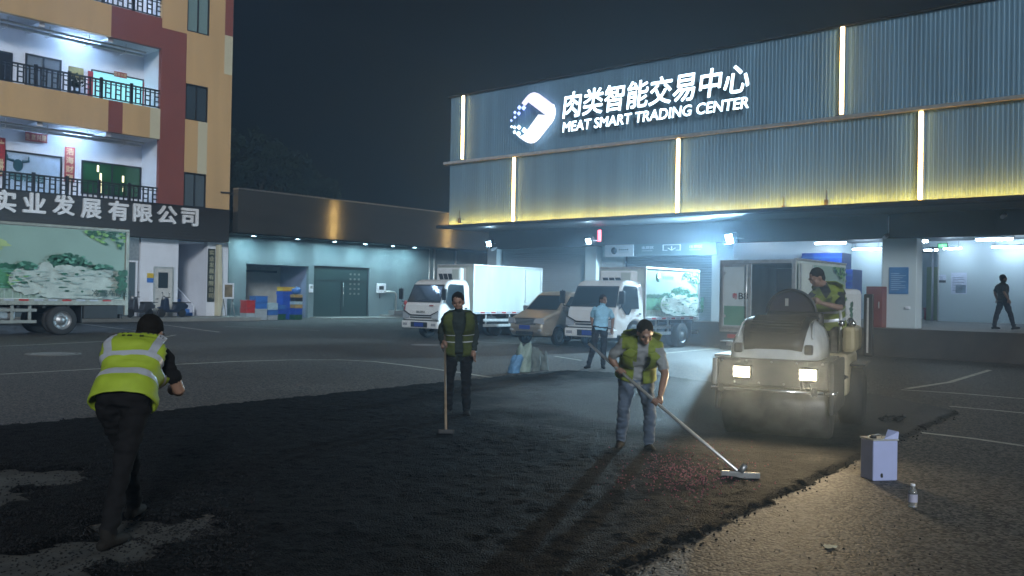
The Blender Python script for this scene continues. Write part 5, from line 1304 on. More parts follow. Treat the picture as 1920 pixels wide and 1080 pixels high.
scooter(322, 590, R(8), 'dark scooter with round mirrors standing before the white door', mat('dark blue scooter paint', (.02,.03,.06), .3, coat=.5))
scooter(262, 588, R(18), 'scooter half hidden behind the large truck tail', mat('grey scooter paint', (.05,.055,.07), .3, coat=.5))

# ------------------------------------------------------------------ small things in the yard
p = on_z(1660, 902); t = thing('white_tin', 'pale lilac blue square tin with its lid flap bent open on the asphalt', 'tin', p, YAW + R(12))
k_ = 1680*1.62/(903-567.7); s_ = 1680/k_
wd, hh = 52/s_, 78/s_; dp_ = .20
bt = MB().box(-wd/2, wd/2, 0, dp_, 0, hh-.012).build('body', mat('pale lilac tin', (.36,.41,.66), .45, var=.08), t, bevel=.012)
MB().box(-wd/2-.005, wd/2+.005, -.005, dp_+.005, hh-.011, hh).build('rim', MT['alu'], bt)
MB().add([(0,.02,hh+.001),(wd/2,.0,hh+.001),(wd/2+.02,.02,hh+.06),(wd*.36,.10,hh+.07),(0,.02,hh+.006),(wd/2,.0,hh+.006),(wd/2+.02,.024,hh+.066),(wd*.36,.104,hh+.076)], [(0,1,2,3),(4,5,6,7),(0,1,5,4),(1,2,6,5),(2,3,7,6),(3,0,4,7)]).build('bent_flap', bt.data.materials[0], bt)
for q_ in range(1):
    cx_, cz_, r_ = rnd.uniform(-.4,.4)*wd, rnd.uniform(.05,.8)*hh, rnd.uniform(.006,.022)
    MB().prism(leafy(cx_, cz_, r_, r_*1.5, 14, q_*2.3, .8), 1, -.0012, .001).build('tar_smear', MT['black'], bt)
MB().tube([(-wd*.3,dp_*.5,hh),(-wd*.3,dp_*.5,hh+.02),(-wd*.05,dp_*.5,hh+.035),(wd*.1,dp_*.5,hh+.02),(wd*.1,dp_*.5,hh)], .004, 6).build('wire_handle', MT['steel'], bt)
MB().lathe([(.03,hh+.001),(.03,hh+.025),(.001,hh+.025)], c=(-wd*.25,dp_*.5,0), n=16).build('cap', MT['dark'], bt)
p = on_z(1711, 950); t = thing('bottle', 'clear plastic bottle with a pale label standing beside the lilac blue tin', 'bottle', p)
s_ = 1680/(1680*1.62/(950-568.5)); H = 43/s_; r = 8.6/s_
gm = bpy.data.materials.new('clear bottle'); gm.use_nodes = True; gp = gm.node_tree.nodes['Principled BSDF']; gp.inputs['Transmission Weight'].default_value = .85; gp.inputs['Roughness'].default_value = .08; gp.inputs['Base Color'].default_value = (.8,.84,.86,1)
MB().lathe([(r*.9,0),(r,H*.04),(r*.96,H*.12),(r,H*.2),(r*.98,H*.6),(r*.9,H*.68),(r*.42,H*.84),(r*.42,H*.90)], n=28).build('body', gm, t)
MB().lathe([(r*1.02,H*.22),(r*1.02,H*.56)], n=28, cap=False).build('label_band', mat('pale violet label', (.38,.38,.50), .5), t)
MB().lathe([(r*.5,H*.90),(r*.5,H*.99),(r*.4,H)], n=20).build('cap', MT['white'], t)
p = on_z(1556, 1027); m = blob_sheet((0,0), .045, .004, .6, 18, 3.3); v = [(a, b, c + .012*(noise.noise((a*40,b*40,1))+.5)) for a, b, c in m.v]; m.v = v
o = m.build('paper_scrap', MT['cream'], None, loc=p, fixn=False); so = o.modifiers.new('depth', 'SOLIDIFY'); so.thickness = .002; tag(o, 'scrap of pale paper lying on the lit asphalt', 'litter')
# sacks
def sack(px, py, w, h, d, m, label, lean, seed):
    p = on_z(px, py); rings = []
    for k in range(17):
        u = k/16; q = 1 - .10*u - max(0, u-.8)*.5; rr = []
        for j in range(30):
            a = 2*math.pi*j/30; nz = 1 + .22*noise.noise((math.cos(a)*1.8+seed, math.sin(a)*1.8, u*3)) + .12*noise.noise((math.cos(a)*5+seed, math.sin(a)*5, u*4))
            rr.append((math.cos(a)*w/2*q*nz + lean*u, math.sin(a)*d/2*q*(1-.75*max(0, u-.55)/.45)*nz, h*u*(1+.30*u*noise.noise((math.cos(a)*1.6, math.sin(a)*1.6, seed)) + .10*u*noise.noise((math.cos(a)*6, math.sin(a)*6, seed+3)))))
        rings.append(rr)
    o = MB().rings(rings, 0, True, True).build('sack', m, None, loc=p, rot=(0,0,YAW)); tag(o, label, 'sack', 'sacks on the old asphalt edge'); return o
msk = mat('woven pale sack', (.22,.30,.27), .6, var=.3, scale=6, bump=.2); msb = mat('woven blue sack', (.10,.24,.42), .6, var=.3, scale=6, bump=.2); msd = mat('dirty dark sack', (.10,.13,.13), .7, var=.4, scale=6, bump=.2)
sack(962, 699, .26, .36, .30, msb, 'blue woven sack slumped at the near end of the sack pile', .10, 1.2)
sack(980, 697, .32, .58, .34, msk, 'tallest pale woven sack with an upright torn corner', .03, 3.7)
sack(1000, 696, .30, .46, .34, msd, 'dark dirty sack in the middle of the pile', .02, 6.1)
sack(1019, 694, .26, .36, .30, msd, 'low sagging sack with a ragged pale mouth at the end of the pile', -.05, 8.8)

# ------------------------------------------------------------------ people (own axes: x to the side, y depth, z up)
def frame(t, lat):
    t = t.normalized(); u = (lat - t*lat.dot(t)).normalized(); return u, t.cross(u)      # lateral, depth
class Body:
    def __init__(s): s.mb = MB(); s.pr = []
    def limb(s, pts, rad, lab, n=14):
        pts = [Vector(p) for p in pts]
        P = []; Q = []
        for i in range(len(pts)-1):
            for k in range(4): u = k/4; P.append(pts[i].lerp(pts[i+1], u)); Q.append(rad[i]*(1-u)+rad[i+1]*u)
        P.append(pts[-1]); Q.append(rad[-1])
        d0 = (P[0]-P[1]).normalized(); d1 = (P[-1]-P[-2]).normalized()
        PP = [P[0]+d0*Q[0]*.85, P[0]+d0*Q[0]*.5] + P + [P[-1]+d1*Q[-1]*.5, P[-1]+d1*Q[-1]*.85]; QQ = [Q[0]*.45, Q[0]*.85] + Q + [Q[-1]*.85, Q[-1]*.45]
        s.mb.tube(PP, QQ, n)
        labs = lab if isinstance(lab, list) else [lab]*(len(pts)-1)
        for i in range(len(pts)-1): s.pr.append((pts[i], pts[i+1], rad[i], rad[i+1], labs[i]))
    def ell(s, c, r, M, lab):
        q = MB().sphere((0,0,0), r, 18, 12); s.mb.add([tuple(Vector(c) + M @ Vector(v)) for v in q.v], q.f); a = sum(r)/3
        s.pr.append((Vector(c), Vector(c)+Vector((0,0,.001)), a, a, lab))
def hand(mb, W_, G, ax, grip, side, mi, sz=1.0):
    """palm, four fingers and thumb from wrist W_ to grip point G; closed round an axis when grip is set"""
    W_, G, ax = Vector(W_), Vector(G), Vector(ax).normalized()
    w = (G-W_).normalized(); w = (w - ax*w.dot(ax)).normalized(); s_ = ax.cross(w).normalized()
    n0 = len(mb.v)
    if grip:
        pc = G - w*.035*sz
        mb.tube([W_, W_.lerp(pc, .5), pc, pc + w*.02], [.027*sz, .034*sz, .040*sz, .028*sz], 10, mi)
        for k in range(4):
            o = ax*(.031-.0205*k)*sz; L = (1, 1.06, 1.0, .85)[k]; pts = []
            for th in (-70, -25, 25, 75, 125, 165): a = R(th*L); pts.append(G + o + (-w*math.cos(a)*.5 - w*0 + s_*math.sin(a)) * .0 + (w*math.sin(a-R(10)) + s_*math.cos(a-R(10))) * .027*sz)
            mb.tube(pts, [.0095*sz,.0095*sz,.009*sz,.0085*sz,.008*sz,.006*sz], 7, mi)
        pts = [G - w*.045*sz + ax*.03*sz, G - w*.02*sz + ax*.05*sz - s_*.018*sz, G + ax*.052*sz - s_*.028*sz + w*.008*sz, G + ax*.045*sz - s_*.02*sz + w*.028*sz]
        mb.tube(pts, [.014*sz,.011*sz,.0105*sz,.007*sz], 7, mi)
    else:
        pc = W_ + (G-W_)*.9; dirn = (G-W_).normalized(); u = (ax - dirn*ax.dot(dirn)).normalized(); nn = dirn.cross(u)*side
        mb.tube([W_, W_+dirn*.04*sz, W_+dirn*.085*sz], [.027*sz,.037*sz,.036*sz], 10, mi)
        for k in range(4):
            b = W_ + dirn*(.085-.004*abs(k-1))*sz + u*(.030-.020*k)*sz; L = (.072,.08,.074,.058)[k]*sz
            mb.tube([b-dirn*.02, b, b+dirn*L*.42+nn*.006, b+dirn*L*.75+nn*.022*sz, b+dirn*L*.92+nn*.04*sz], [.009*sz,.0095*sz,.009*sz,.008*sz,.006*sz], 7, mi)
        b = W_ + dirn*.03*sz + u*.034*sz
        mb.tube([b-u*.01, b+dirn*.022+u*.020+nn*.01, b+dirn*.048+u*.028+nn*.02, b+dirn*.068+u*.026+nn*.028], [.014*sz,.0115*sz,.010*sz,.007*sz], 7, mi)
def person(label, loc, rz, J, C, group=None, vest=None, hairlen=1.0, bulk=1.0, vopen=False, coat_len=0, voxel=.011, hat=False):
    t = thing('person', label, 'person', loc, rz, group)
    V3 = {k: Vector(v) for k, v in J.items()}
    P, N_, H_ = V3['pelvis'], V3['neck'], V3['head']
    hl = V3.get('hiplat', Vector((1,0,0))).normalized(); sl_ = V3.get('shlat', Vector((1,0,0))).normalized()
    face = V3['face'].normalized()
    B = Body(); mats = [MT[C['skin']] if 'skin' in C else MT['skin'], MT[C['top']], MT[C['legs']], MT['boot'], MT[C.get('sleeve', C['top'])]]
    SK, TOP, LEG, BOOT, SLV = 0, 1, 2, 3, 4
    # torso
    mid = P.lerp(N_, .5) + (V3['bend'] if 'bend' in V3 else Vector())
    def spine(u): return P*(1-u)**2 + mid*2*u*(1-u) + N_*u*u
    secs = [(-.16,.11,.10),(-.08,.165,.125),(.0,.178,.13),(.14,.172,.122),(.30,.158,.115),(.48,.166,.122),(.66,.182,.130),(.80,.192,.122),(.90,.175,.105),(.97,.125,.085),(1.03,.070,.065)]
    hdir = (spine(.05)-spine(0)).normalized()
    trings = []
    for u, a, b in secs:
        c = spine(max(0, u)) if u >= 0 else P + hdir*u*(N_-P).length
        tt = spine(min(1, max(0, u)+.03)) - spine(max(0, u)-.0) if u < .97 else spine(1)-spine(.95)
        lat, dep = frame(tt, hl.lerp(sl_, max(0, min(1, u)))); a *= bulk; b *= bulk
        trings.append((c, lat, dep, a, b, u))
    ring = lambda c, l, d, a, b, n=24, e=2.4: [c + l*(a*abs(math.cos(q))**(2/e)*(1 if math.cos(q) > 0 else -1)) + d*(b*abs(math.sin(q))**(2/e)*(1 if math.sin(q) > 0 else -1)) for q in (2*math.pi*(k+.5)/n for k in range(n))]
    B.mb.rings([ring(*r[:5]) for r in trings])
    hem = -.02 - coat_len
    for r0, r1 in zip(trings, trings[1:]): B.pr.append((r0[0], r1[0], (r0[3]+r0[4])*.52, (r1[3]+r1[4])*.52, TOP if r0[5] >= hem-.001 else LEG))
    # neck, head
    fw = (face - Vector((0,0,0))).normalized(); ud = (H_-N_).normalized(); lat = fw.cross(ud).normalized() if abs(fw.dot(ud)) < .98 else sl_; up = lat.cross(fw).normalized(); up = (up if up.dot(ud) > 0 else -up)
    M = Matrix((lat, fw, up)).transposed()
    B.limb([N_ - (H_-N_)*.15, H_ - up*.05 - fw*.02], [.062, .056], SK)
    hd = lambda x, y, z: H_ + M @ Vector((x, y, z))
    B.ell(H_ + M @ Vector((0,-.012,.022)), (.077,.096,.100), M, SK); B.ell(hd(0,.018,-.045), (.060,.070,.078), M, SK); B.ell(hd(0,.052,-.088), (.030,.028,.024), M, SK)
    B.ell(hd(0,.096,-.018), (.013,.018,.028), M, SK); B.ell(hd(0,.090,.022), (.055,.014,.012), M, SK); B.ell(hd(0,.084,-.066), (.026,.012,.012), M, SK)
    for s in (-1, 1): B.ell(hd(s*.079,-.008,-.012), (.010,.020,.032), M, SK); B.ell(hd(s*.042,.066,-.030), (.022,.02,.02), M, SK)
    # arms
    sh = []
    for s, k in ((-1,'L'),(1,'R')):
        c, l, d, a, b, u = trings[7]
        S_ = V3.get('shoulder'+k, c + l*s*(.172*bulk) + (N_-c)*.20 - d*(.012 if d.dot(face) > 0 else -.012)); E_, W_ = V3['elbow'+k], V3['wrist'+k]
        cut = C.get('cut', .62)            # sleeve ends here along the upper arm; 2 means long sleeves
        if cut >= 1.5: B.limb([S_, E_, W_.lerp(E_, .06)], [.060*bulk,.054*bulk,.042], SLV); B.limb([W_.lerp(E_, .2), W_], [.028,.027], SK)
        else:
            m_ = S_.lerp(E_, cut); B.limb([S_, m_], [.058*bulk,.060*bulk], SLV); B.limb([S_.lerp(E_, .3), E_, W_.lerp(E_, .6), W_], [.046,.040,.040,.026], SK)
        sh.append((S_, E_, W_))
    # legs
    for s, k in ((-1,'L'),(1,'R')):
        Hp = P + hl*s*.092*bulk - Vector((0,0,.03)); K, A = V3['knee'+k], V3['ankle'+k]; T = V3['toe'+k].normalized()
        low = A + Vector((0,0,.0)); cf = K.lerp(A, .35)
        B.limb([Hp, Hp.lerp(K, .5), K, cf, A.lerp(K, .06)], [.094*bulk,.084*bulk,.066*bulk,.064*bulk,.056*bulk], LEG)
        hz = Vector((0,0,1)); sole = A.z - .085
        pts = [A - T*.055 + hz*(-.055), A + T*.02 + hz*(-.040), A + T*.10 + hz*(-.052), A + T*.165 + hz*(-.060)]
        B.limb(pts, [.036,.045,.040,.030], BOOT); B.limb([A + hz*.02, A - hz*.04], [.046,.045], BOOT)
    me = B.mb.mesh('body'); bm_ = bmesh.new(); bm_.from_mesh(me); bmesh.ops.recalc_face_normals(bm_, faces=bm_.faces); bm_.to_mesh(me); bm_.free()
    o = bpy.data.objects.new('body', me); COL.objects.link(o)
    rm = o.modifiers.new('r', 'REMESH'); rm.mode = 'VOXEL'; rm.voxel_size = voxel
    sm = o.modifiers.new('s', 'SMOOTH'); sm.factor = .5; sm.iterations = 4
    bpy.context.view_layer.update()
    m2 = bpy.data.meshes.new_from_object(o.evaluated_get(bpy.context.evaluated_depsgraph_get())); bpy.data.objects.remove(o)
    nf = len(m2.polygons); ce = np.empty(nf*3); m2.polygons.foreach_get('center', ce); ce = ce.reshape(-1, 3); best = np.full(nf, 9e9); lab = np.zeros(nf, int)
    for a, b, ra, rb, l in B.pr:
        a_ = np.array(a); ab = np.array(b)-a_; u = np.clip(((ce-a_) @ ab)/max(1e-9, ab @ ab), 0, 1); d = np.linalg.norm(ce-(a_+u[:, None]*ab), axis=1) - (ra+(rb-ra)*u)
        k = d < best; best[k] = d[k]; lab[k] = l
    if vest and vest.get('shoulder') is not None:        # the vest's shoulder straps lie close on the shirt
        Pn, Nn, sn, fn = np.array(P), np.array(N_), np.array(sl_), np.array(face); tv = Nn-Pn; Lt = np.linalg.norm(tv); tv /= Lt
        h_ = ((ce-Pn) @ tv)/Lt; lc_ = np.abs((ce-Nn) @ sn); fr_ = ((ce-Pn) - np.outer((ce-Pn) @ tv, tv)) @ fn > 0
        dS = np.minimum(np.linalg.norm(ce-np.array(sh[0][0]), axis=1), np.linalg.norm(ce-np.array(sh[1][0]), axis=1))
        gap = .055 if vopen else np.clip((h_-.80)*.4, 0, .2)
        k = (h_ > .55) & (((lab == TOP) & ((lc_ > gap) | ~fr_)) | ((lab == SLV) & (dS < .082) & (lc_ < .215)))
        lab[k] = 7
    # cloth folds: gentle real relief on clothing
    nv = len(m2.vertices); co = np.empty(nv*3); m2.vertices.foreach_get('co', co); co = co.reshape(-1, 3); no = np.empty(nv*3); m2.vertices.foreach_get('normal', no); no = no.reshape(-1, 3)
    cloth = np.zeros(nv, bool)
    for p in m2.polygons:
        if lab[p.index] in (TOP, LEG, SLV, 7):
            for v in p.vertices: cloth[v] = True
    sd_ = len(label)
    for i in np.nonzero(cloth)[0]:
        q = co[i]; co[i] = q + no[i]*(noise.noise((q[0]*9+sd_, q[1]*9, q[2]*22))*.014 + noise.noise((q[0]*22, q[1]*22+sd_, q[2]*34))*.007)
    m2.vertices.foreach_set('co', co.ravel()); m2.polygons.foreach_set('material_index', lab.astype(np.int32)); m2.polygons.foreach_set('use_smooth', [True]*nf); m2.update()
    # join the hands and the eyes to the same mesh
    hm = MB()
    for (S_, E_, W_), k in zip(sh, 'LR'):
        if 'grip'+k in V3: hand(hm, W_, V3['grip'+k], V3['gripax'+k], True, 1, SK)
        else: hand(hm, W_, W_ + (W_-E_).normalized()*.1, V3.get('thumb'+k, -fw), False, -1 if k == 'L' else 1, SK)
    hm.m = [SK]*len(hm.f); hm.sm = [True]*len(hm.f)
    for s in (-1, 1):
        q = MB().sphere((0,0,0), (.011,.006,.006), 8, 6); hm.add([tuple(hd(s*.033,.083,.004) + M @ Vector(v)) for v in q.v], q.f, 5)
        q = MB().sphere((0,0,0), (.017,.006,.004), 8, 6); hm.add([tuple(hd(s*.033,.092,.026) + M @ Vector(v)) for v in q.v], q.f, 5)
    q = MB().sphere((0,0,0), (.020,.005,.003), 8, 6); hm.add([tuple(hd(0,.096,-.066) + M @ Vector(v)) for v in q.v], q.f, 6)
    h2 = hm.mesh('hands'); bm_ = bmesh.new(); bm_.from_mesh(m2); bm_.from_mesh(h2); bm_.to_mesh(m2); bm_.free(); bpy.data.meshes.remove(h2)
    body = link('body', m2, mats + [MT['hair'], mat('lips', (.22,.09,.07), .5) if 'lips' not in bpy.data.materials else bpy.data.materials['lips'], MT[vest.get('mat', 'lime')] if vest else MT['lime']], t)
    # hair cap
    q = MB().sphere((0,0,0), (.084,.100,.098), 26, 16); vv = []
    for v in q.v:
        v = Vector(v); v *= 1 + .05*noise.noise(v*34+Vector((sd_,0,0))) + .02*noise.noise(v*90); vv.append(tuple(hd(0,-.026,.036) + M @ v))
    hc = MB(); hc.add(vv, q.f, 0, True)
    q = MB().sphere((0,0,0), (.076,.050,.075), 18, 10); hc.add([tuple(hd(0,-.062,-.012*hairlen) + M @ Vector(v)*1) for v in q.v], q.f, 0, True)
    if hat: pass
    hc.build('hair', MT['hair'], t)
    # hi-vis vest: a thick shell round the torso, open at the arms and neck
    if vest:
        n = 48; rows = []; us = [vest['hem'] + (1.0-vest['hem'])*k/44 for k in range(45)]
        xs_ = [r[5] for r in trings]
        def at(u):
            for r0, r1 in zip(trings, trings[1:]):
                if r0[5] <= u <= r1[5] or r1 is trings[-1]: f = (u-r0[5])/(r1[5]-r0[5]); return r0[0].lerp(r1[0], f), r0[1].lerp(r1[1], f), r0[2].lerp(r1[2], f), r0[3]+(r1[3]-r0[3])*f, r0[4]+(r1[4]-r0[4])*f
        fdep = 1 if trings[4][2].dot(face) > 0 else -1
        vm = MB()
        for u in us:
            c, l, d, a, b = at(u); fl = max(0, .35-u)*.03; g_ = .026 + fl + .018*min(1, max(0, (u-.5)/.2)) + (.012 if u > .86 else 0) + vest.get('shoulder', 0)*max(0, 1-abs(u-.90)/.14)
            rr = ring(c, l, d, a+g_, b+g_*.9, n, 2.4 + .9*min(1, max(0, (u-.4)/.2))); rr = [p + d*fdep*(.040*min(1, max(0, (u-.38)/.15)) if (p-c).dot(d)*fdep > 0 else 0) + (p-c).normalized()*(.014*noise.noise((p.x*7+sd_, p.y*7, p.z*13)) + .007*noise.noise((p.x*19+sd_, p.y*19, p.z*31))) for p in rr]; rows.append(rr)
        st_ = len(vm.v); vm.v += [tuple(p) for r in rows for p in r]
        for k in range(44):
            u = (us[k]+us[k+1])/2
            for i in range(n):
                j = (i+1) % n; q = 2*math.pi*(i+1)/n; x_ = math.cos(q); y_ = math.sin(q)*fdep
                if vopen and y_ > 0 and abs(x_) < .17: continue
                if u > .80 and y_ > 0 and abs(x_) < (u-.84)*(2.4 if vest.get('shoulder') is None else 1.6): continue
                if u > .50 and abs(y_) < min(.62, (u-.50)*2.6) and abs(x_) > .70: continue       # armhole
                mi = 0
                if any(a <= u < b for a, b in vest['bands']): mi = 1
                elif vest.get('braces', True) and u > vest['bands'][-1][1] and .46 < abs(x_) < .76: mi = 1
                vm.f.append([st_+k*n+i, st_+k*n+j, st_+(k+1)*n+j, st_+(k+1)*n+i]); vm.m.append(mi); vm.sm.append(True)
        ov = vm.build('safety_vest', [MT[vest.get('mat','lime')], MT['tape']], t); so = ov.modifiers.new('cloth', 'SOLIDIFY'); so.thickness = .012; so.offset = 1
        if vest.get('print'):
            mk = MB()
            def on_back(u, q, lift=.021):
                c, l, d, a, b = at(u); g_ = .045+lift; e = 3.3; cq, sq_ = math.cos(q), -fdep*abs(math.sin(q))
                return c + l*((a+g_)*abs(cq)**(2/e)*(1 if cq > 0 else -1)) + d*((b+g_*.9)*abs(sq_)**(2/e)*(1 if sq_ > 0 else -1))
            for k in range(11):
                f = k/10*2-1; u0 = .885 - .10*f*f; q0 = math.pi/2 - f*.62
                for (du, dq, hu, wq) in ((0,0,.008,.036),(.016,0,.006,.030),(.032,0,.008,.036),(.016,.016,.022,.008)):
                    A = [on_back(u0+du-hu/2, q0+dq-wq/2), on_back(u0+du-hu/2, q0+dq+wq/2), on_back(u0+du+hu/2, q0+dq+wq/2), on_back(u0+du+hu/2, q0+dq-wq/2)]; mk.add(A, [(0,1,2,3)])
            for k in range(3):
                q0 = math.pi/2 - (k-1.4)*.10; u0 = .765
                for (du, dq, hu, wq) in ((0,0,.008,.05),(.024,0,.008,.05),(.012,.02,.03,.012),(.012,-.02,.03,.012)):
                    A = [on_back(u0+du-hu/2, q0+dq-wq/2), on_back(u0+du-hu/2, q0+dq+wq/2), on_back(u0+du+hu/2, q0+dq+wq/2), on_back(u0+du+hu/2, q0+dq-wq/2)]; mk.add(A, [(0,1,2,3)])
            mo = mk.build('printed_characters', MT['black'], ov, fixn=False); so = mo.modifiers.new('film', 'SOLIDIFY'); so.thickness = .002
    return t

F_ = (0,1,0); BK = (0,-1,0)
def gp(px, py, z=0): return on_z(px, py, z)
VB = [(.18,.27),(.48,.57)]
# leaning worker seen from behind
person('worker seen from behind in a lime vest with pale tape, leaning forward in black trousers', gp(205,1035), YAW,
    dict(pelvis=(-.03,.22,.90), neck=(-.07,.60,1.20), head=(-.06,.72,1.31), face=(.12,1,-.35), bend=(0,-.03,.07), hiplat=(1,.05,.04), shlat=(1,.12,-.03),
         elbowL=(-.34,.72,1.0), wristL=(-.26,.95,.95), elbowR=(.18,.62,.93), wristR=(.06,.88,.90),
         kneeL=(-.10,.50,.50), ankleL=(-.16,.72,.12), kneeR=(.00,.16,.50), ankleR=(-.02,.02,.10), toeL=F_, toeR=(.25,1,0),
         gripL=(-.24,1.03,.94), gripR=(.02,.96,.90), gripaxL=(1,.1,0), gripaxR=(1,.1,0)),
    dict(top='blackcloth', legs='blackcloth'), 'road workers', vest=dict(hem=-.04, bands=[(.20,.29),(.47,.56)], print=True), bulk=.93, voxel=.009)
# what he pushes at, hidden in front of him: rake held low
# centre worker in a dark coat
tw = person('worker in a dark coat over a lime vest standing upright with a long tool', gp(856,781), YAW,
    dict(pelvis=(.02,.05,.90), neck=(.01,.0,1.40), head=(-.005,-.05,1.525), face=(-.05,-1,-.22), shlat=(1,.05,0),
         elbowL=(-.225,.0,1.12), wristL=(-.185,-.22,.97), elbowR=(.225,.03,1.12), wristR=(.215,-.06,.89),
         kneeL=(-.10,-.02,.48), ankleL=(-.12,.06,.09), kneeR=(.12,-.03,.48), ankleR=(.13,.0,.09), toeL=(-.2,-1,0), toeR=(.25,-1,0),
         gripL=(-.150,-.315,.97), gripaxL=(-.05,.75,.65)),
    dict(top='coat', legs='blackcloth', cut=2), 'road workers', vest=dict(hem=-.16, bands=[(.22,.23),(.40,.41)], braces=False, mat='shadelime'), vopen=True, bulk=1.0, coat_len=.06)
def tool(name, label, a, b, head, m=MT['wood'], r=.015):
    a, b = Vector(a), Vector(b); t = thing(name, label, 'tool', b)
    MB().tube([a-b, (a-b)*.5, (0,0,.02)], r, 10).build('shaft', m, t); head(t, a-b); return t
yawm = Matrix.Rotation(YAW, 3, 'Z')
base = gp(856,781); bot = gp(836,820); bot.z = .04; hold = base + yawm @ Vector((-.150,-.315,.97)); top = hold + (hold-bot).normalized()*.22
def head_scraper(t, d):
    MB().box(-.09,.09,-.015,.015,.0,.05).build('blade', MT['dark'], t, rot=None, bevel=.01)
tl = tool('asphalt_rake', 'long pale handled tool held upright by the worker in the dark coat', top, bot, head_scraper); [c for c in tl.children if c.name.startswith('blade')][0].rotation_euler = (0,0,YAW)
# grips follow the pole
# lime vest under the coat shows as a flap
# stooping worker with the lute
ori = gp(1190,843); k9 = 9.5
pl_top = Vector((-.4875,.25,1.1075)); pl_bot = Vector((.73,-1.57,.05))
gL = pl_top.lerp(pl_bot, .2505); gR = pl_top.lerp(pl_bot, .496); axp = (pl_top-pl_bot).normalized()
person('stooping worker in an open lime vest and jeans raking hot asphalt', ori, YAW,
    dict(pelvis=(.0,.04,.78), neck=(.03,-.27,1.19), head=(.035,-.37,1.265), face=(.12,-1,-.65), bend=(0,.05,.04), shlat=(1,-.12,-.03),
         elbowL=(-.28,-.10,.98), wristL=tuple(gL + Vector((-.03,.09,.03))), elbowR=(.24,-.42,.84), wristR=tuple(gR + Vector((.05,.085,.045))),
         kneeL=(-.135,-.10,.44), ankleL=(-.14,.08,.09), kneeR=(.135,-.14,.43), ankleR=(.13,-.12,.09), toeL=(-.35,-1,0), toeR=(.2,-1,0),
         gripL=tuple(gL), gripR=tuple(gR), gripaxL=tuple(axp), gripaxR=tuple(axp)),
    dict(top='tee', legs='jean', sleeve='greyshirt', cut=.75), 'road workers', vest=dict(hem=.02, bands=[(.22,.23),(.40,.41)], braces=False, shoulder=.0, mat='dimlime'), vopen=True, bulk=1.0)
def head_lute(t, d):
    MB().box(-.015,.015,-.17,.17,-.03,.035).build('blade', MT['steel'], t, bevel=.008); MB().tube([(.0,.0,.03),(0,.0,.03)+Vector() if False else (.03,.03,.10)], .028, 8).build('socket', MT['steel'], t)
tl = tool('asphalt_lute', 'long steel asphalt lute swept over the gravel tinted for a red glint', ori + yawm @ pl_top, ori + yawm @ pl_bot, head_lute, MT['alu'], .0165); [c for c in tl.children if c.name.startswith('blade')][0].rotation_euler = (0,0,YAW+R(75))
# onlooker in a light blue shirt
person('onlooker in a light blue shirt and dark trousers beside the picture truck', gp(1119,691), YAW,
    dict(pelvis=(.06,.0,.93), neck=(.11,.0,1.42), head=(.12,-.02,1.56), face=(.55,-1,-.05), hiplat=(1,.1,0), shlat=(1,.15,0),
         elbowL=(-.13,.10,1.16), wristL=(-.10,.02,.93), elbowR=(.36,.10,1.15), wristR=(.33,-.02,.93),
         kneeL=(-.08,-.02,.50), ankleL=(-.19,.0,.09), kneeR=(.15,.0,.50), ankleR=(.14,.02,.09), toeL=(-.7,-1,0), toeR=(.1,-1,0)),
    dict(top='skyshirt', legs='navy', cut=.7), bulk=1.0, voxel=.013)
# walking man on the dock
p = on_z(1882, 618, .85)
person('man in a dark tee walking along the dock by the pale back wall', p, YAW,
    dict(pelvis=(-.02,.0,.93), neck=(-.06,.0,1.44), head=(-.03,.0,1.585), face=(1,-.1,-.05), hiplat=(0,-1,0), shlat=(.15,-1,0),
         elbowL=(-.20,.18,1.16), wristL=(-.12,.2,.93), elbowR=(-.14,-.24,1.16), wristR=(-.02,-.27,.94),
         kneeL=(-.16,.1,.50), ankleL=(-.26,.08,.10), kneeR=(.14,-.1,.50), ankleR=(.26,-.1,.10), toeL=(1,-.05,0), toeR=(1,-.05,.15)),
    dict(top='brownshirt', legs='navy', cut=.7), bulk=1.12, voxel=.013)
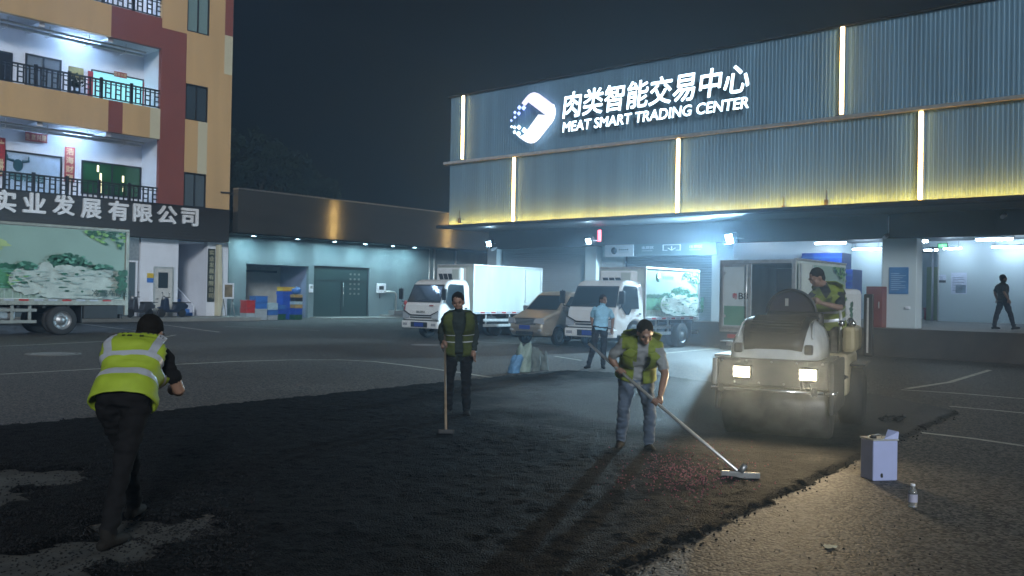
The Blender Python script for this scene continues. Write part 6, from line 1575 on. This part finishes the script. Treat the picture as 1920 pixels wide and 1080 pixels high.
# roller driver, seated on the machine and looking down at the drum's edge
rm3 = Matrix.Rotation(RROT, 3, 'Z')
person('roller driver in a lime vest bent towards the steering wheel', RC, RROT,
    dict(pelvis=(.40,1.62,1.24), neck=(.37,1.40,1.80), head=(.25,1.32,1.93), face=(-.75,-.62,-.45), bend=(0,.10,.05), shlat=(1,.12,-.05), hiplat=(1,.1,0),
         elbowL=(.10,1.20,1.58), wristL=(-.04,1.08,1.62), elbowR=(.56,1.20,1.54), wristR=(.34,1.06,1.60),
         kneeL=(.16,1.20,1.22), ankleL=(.10,1.08,.86), kneeR=(.50,1.22,1.20), ankleR=(.50,1.10,.86), toeL=BK, toeR=BK,
         gripL=(-.08,1.03,1.63), gripR=(.25,1.03,1.63), gripaxL=(.3,0,1), gripaxR=(.3,0,-1)),
    dict(top='navy', legs='navy', sleeve='navy', cut=.8), 'road workers', vest=dict(hem=.0, bands=[(.20,.28),(.46,.54)], shoulder=.0, braces=False, mat='dimlime'), bulk=.98)

# ------------------------------------------------------------------ night haze round the yard
hz = MB().box(-85, 60, -22, 95, -1, 33).build('haze', [], None)
hm_ = bpy.data.materials.new('night haze'); hm_.use_nodes = True; n_ = hm_.node_tree; n_.nodes.clear()
ou = n_.nodes.new('ShaderNodeOutputMaterial'); pv = n_.nodes.new('ShaderNodeVolumePrincipled')
pv.inputs['Color'].default_value = (.50,.72,.96,1); pv.inputs['Density'].default_value = .0048; pv.inputs['Anisotropy'].default_value = .65
n_.links.new(pv.outputs[0], ou.inputs['Volume']); hz.data.materials.append(hm_); tag(hz, kind='stuff')

sm_ = MB().sphere((0,0,0), (2.3,2.0,1.25), 32, 20); sm_.v = [tuple(Vector(v)*(1+.18*noise.noise(Vector(v)*.9))) for v in sm_.v]
so_ = sm_.build('smoke', [], None, loc=(RC.x+.1, RC.y-.1, 1.30))
hm2 = bpy.data.materials.new('asphalt fumes'); hm2.use_nodes = True; n_ = hm2.node_tree; n_.nodes.clear()
ou = n_.nodes.new('ShaderNodeOutputMaterial'); pv = n_.nodes.new('ShaderNodeVolumePrincipled')
pv.inputs['Color'].default_value = (.72,.82,.96,1); pv.inputs['Density'].default_value = .020; pv.inputs['Anisotropy'].default_value = .55
n_.links.new(pv.outputs[0], ou.inputs['Volume']); so_.data.materials.append(hm2); tag(so_, kind='stuff')
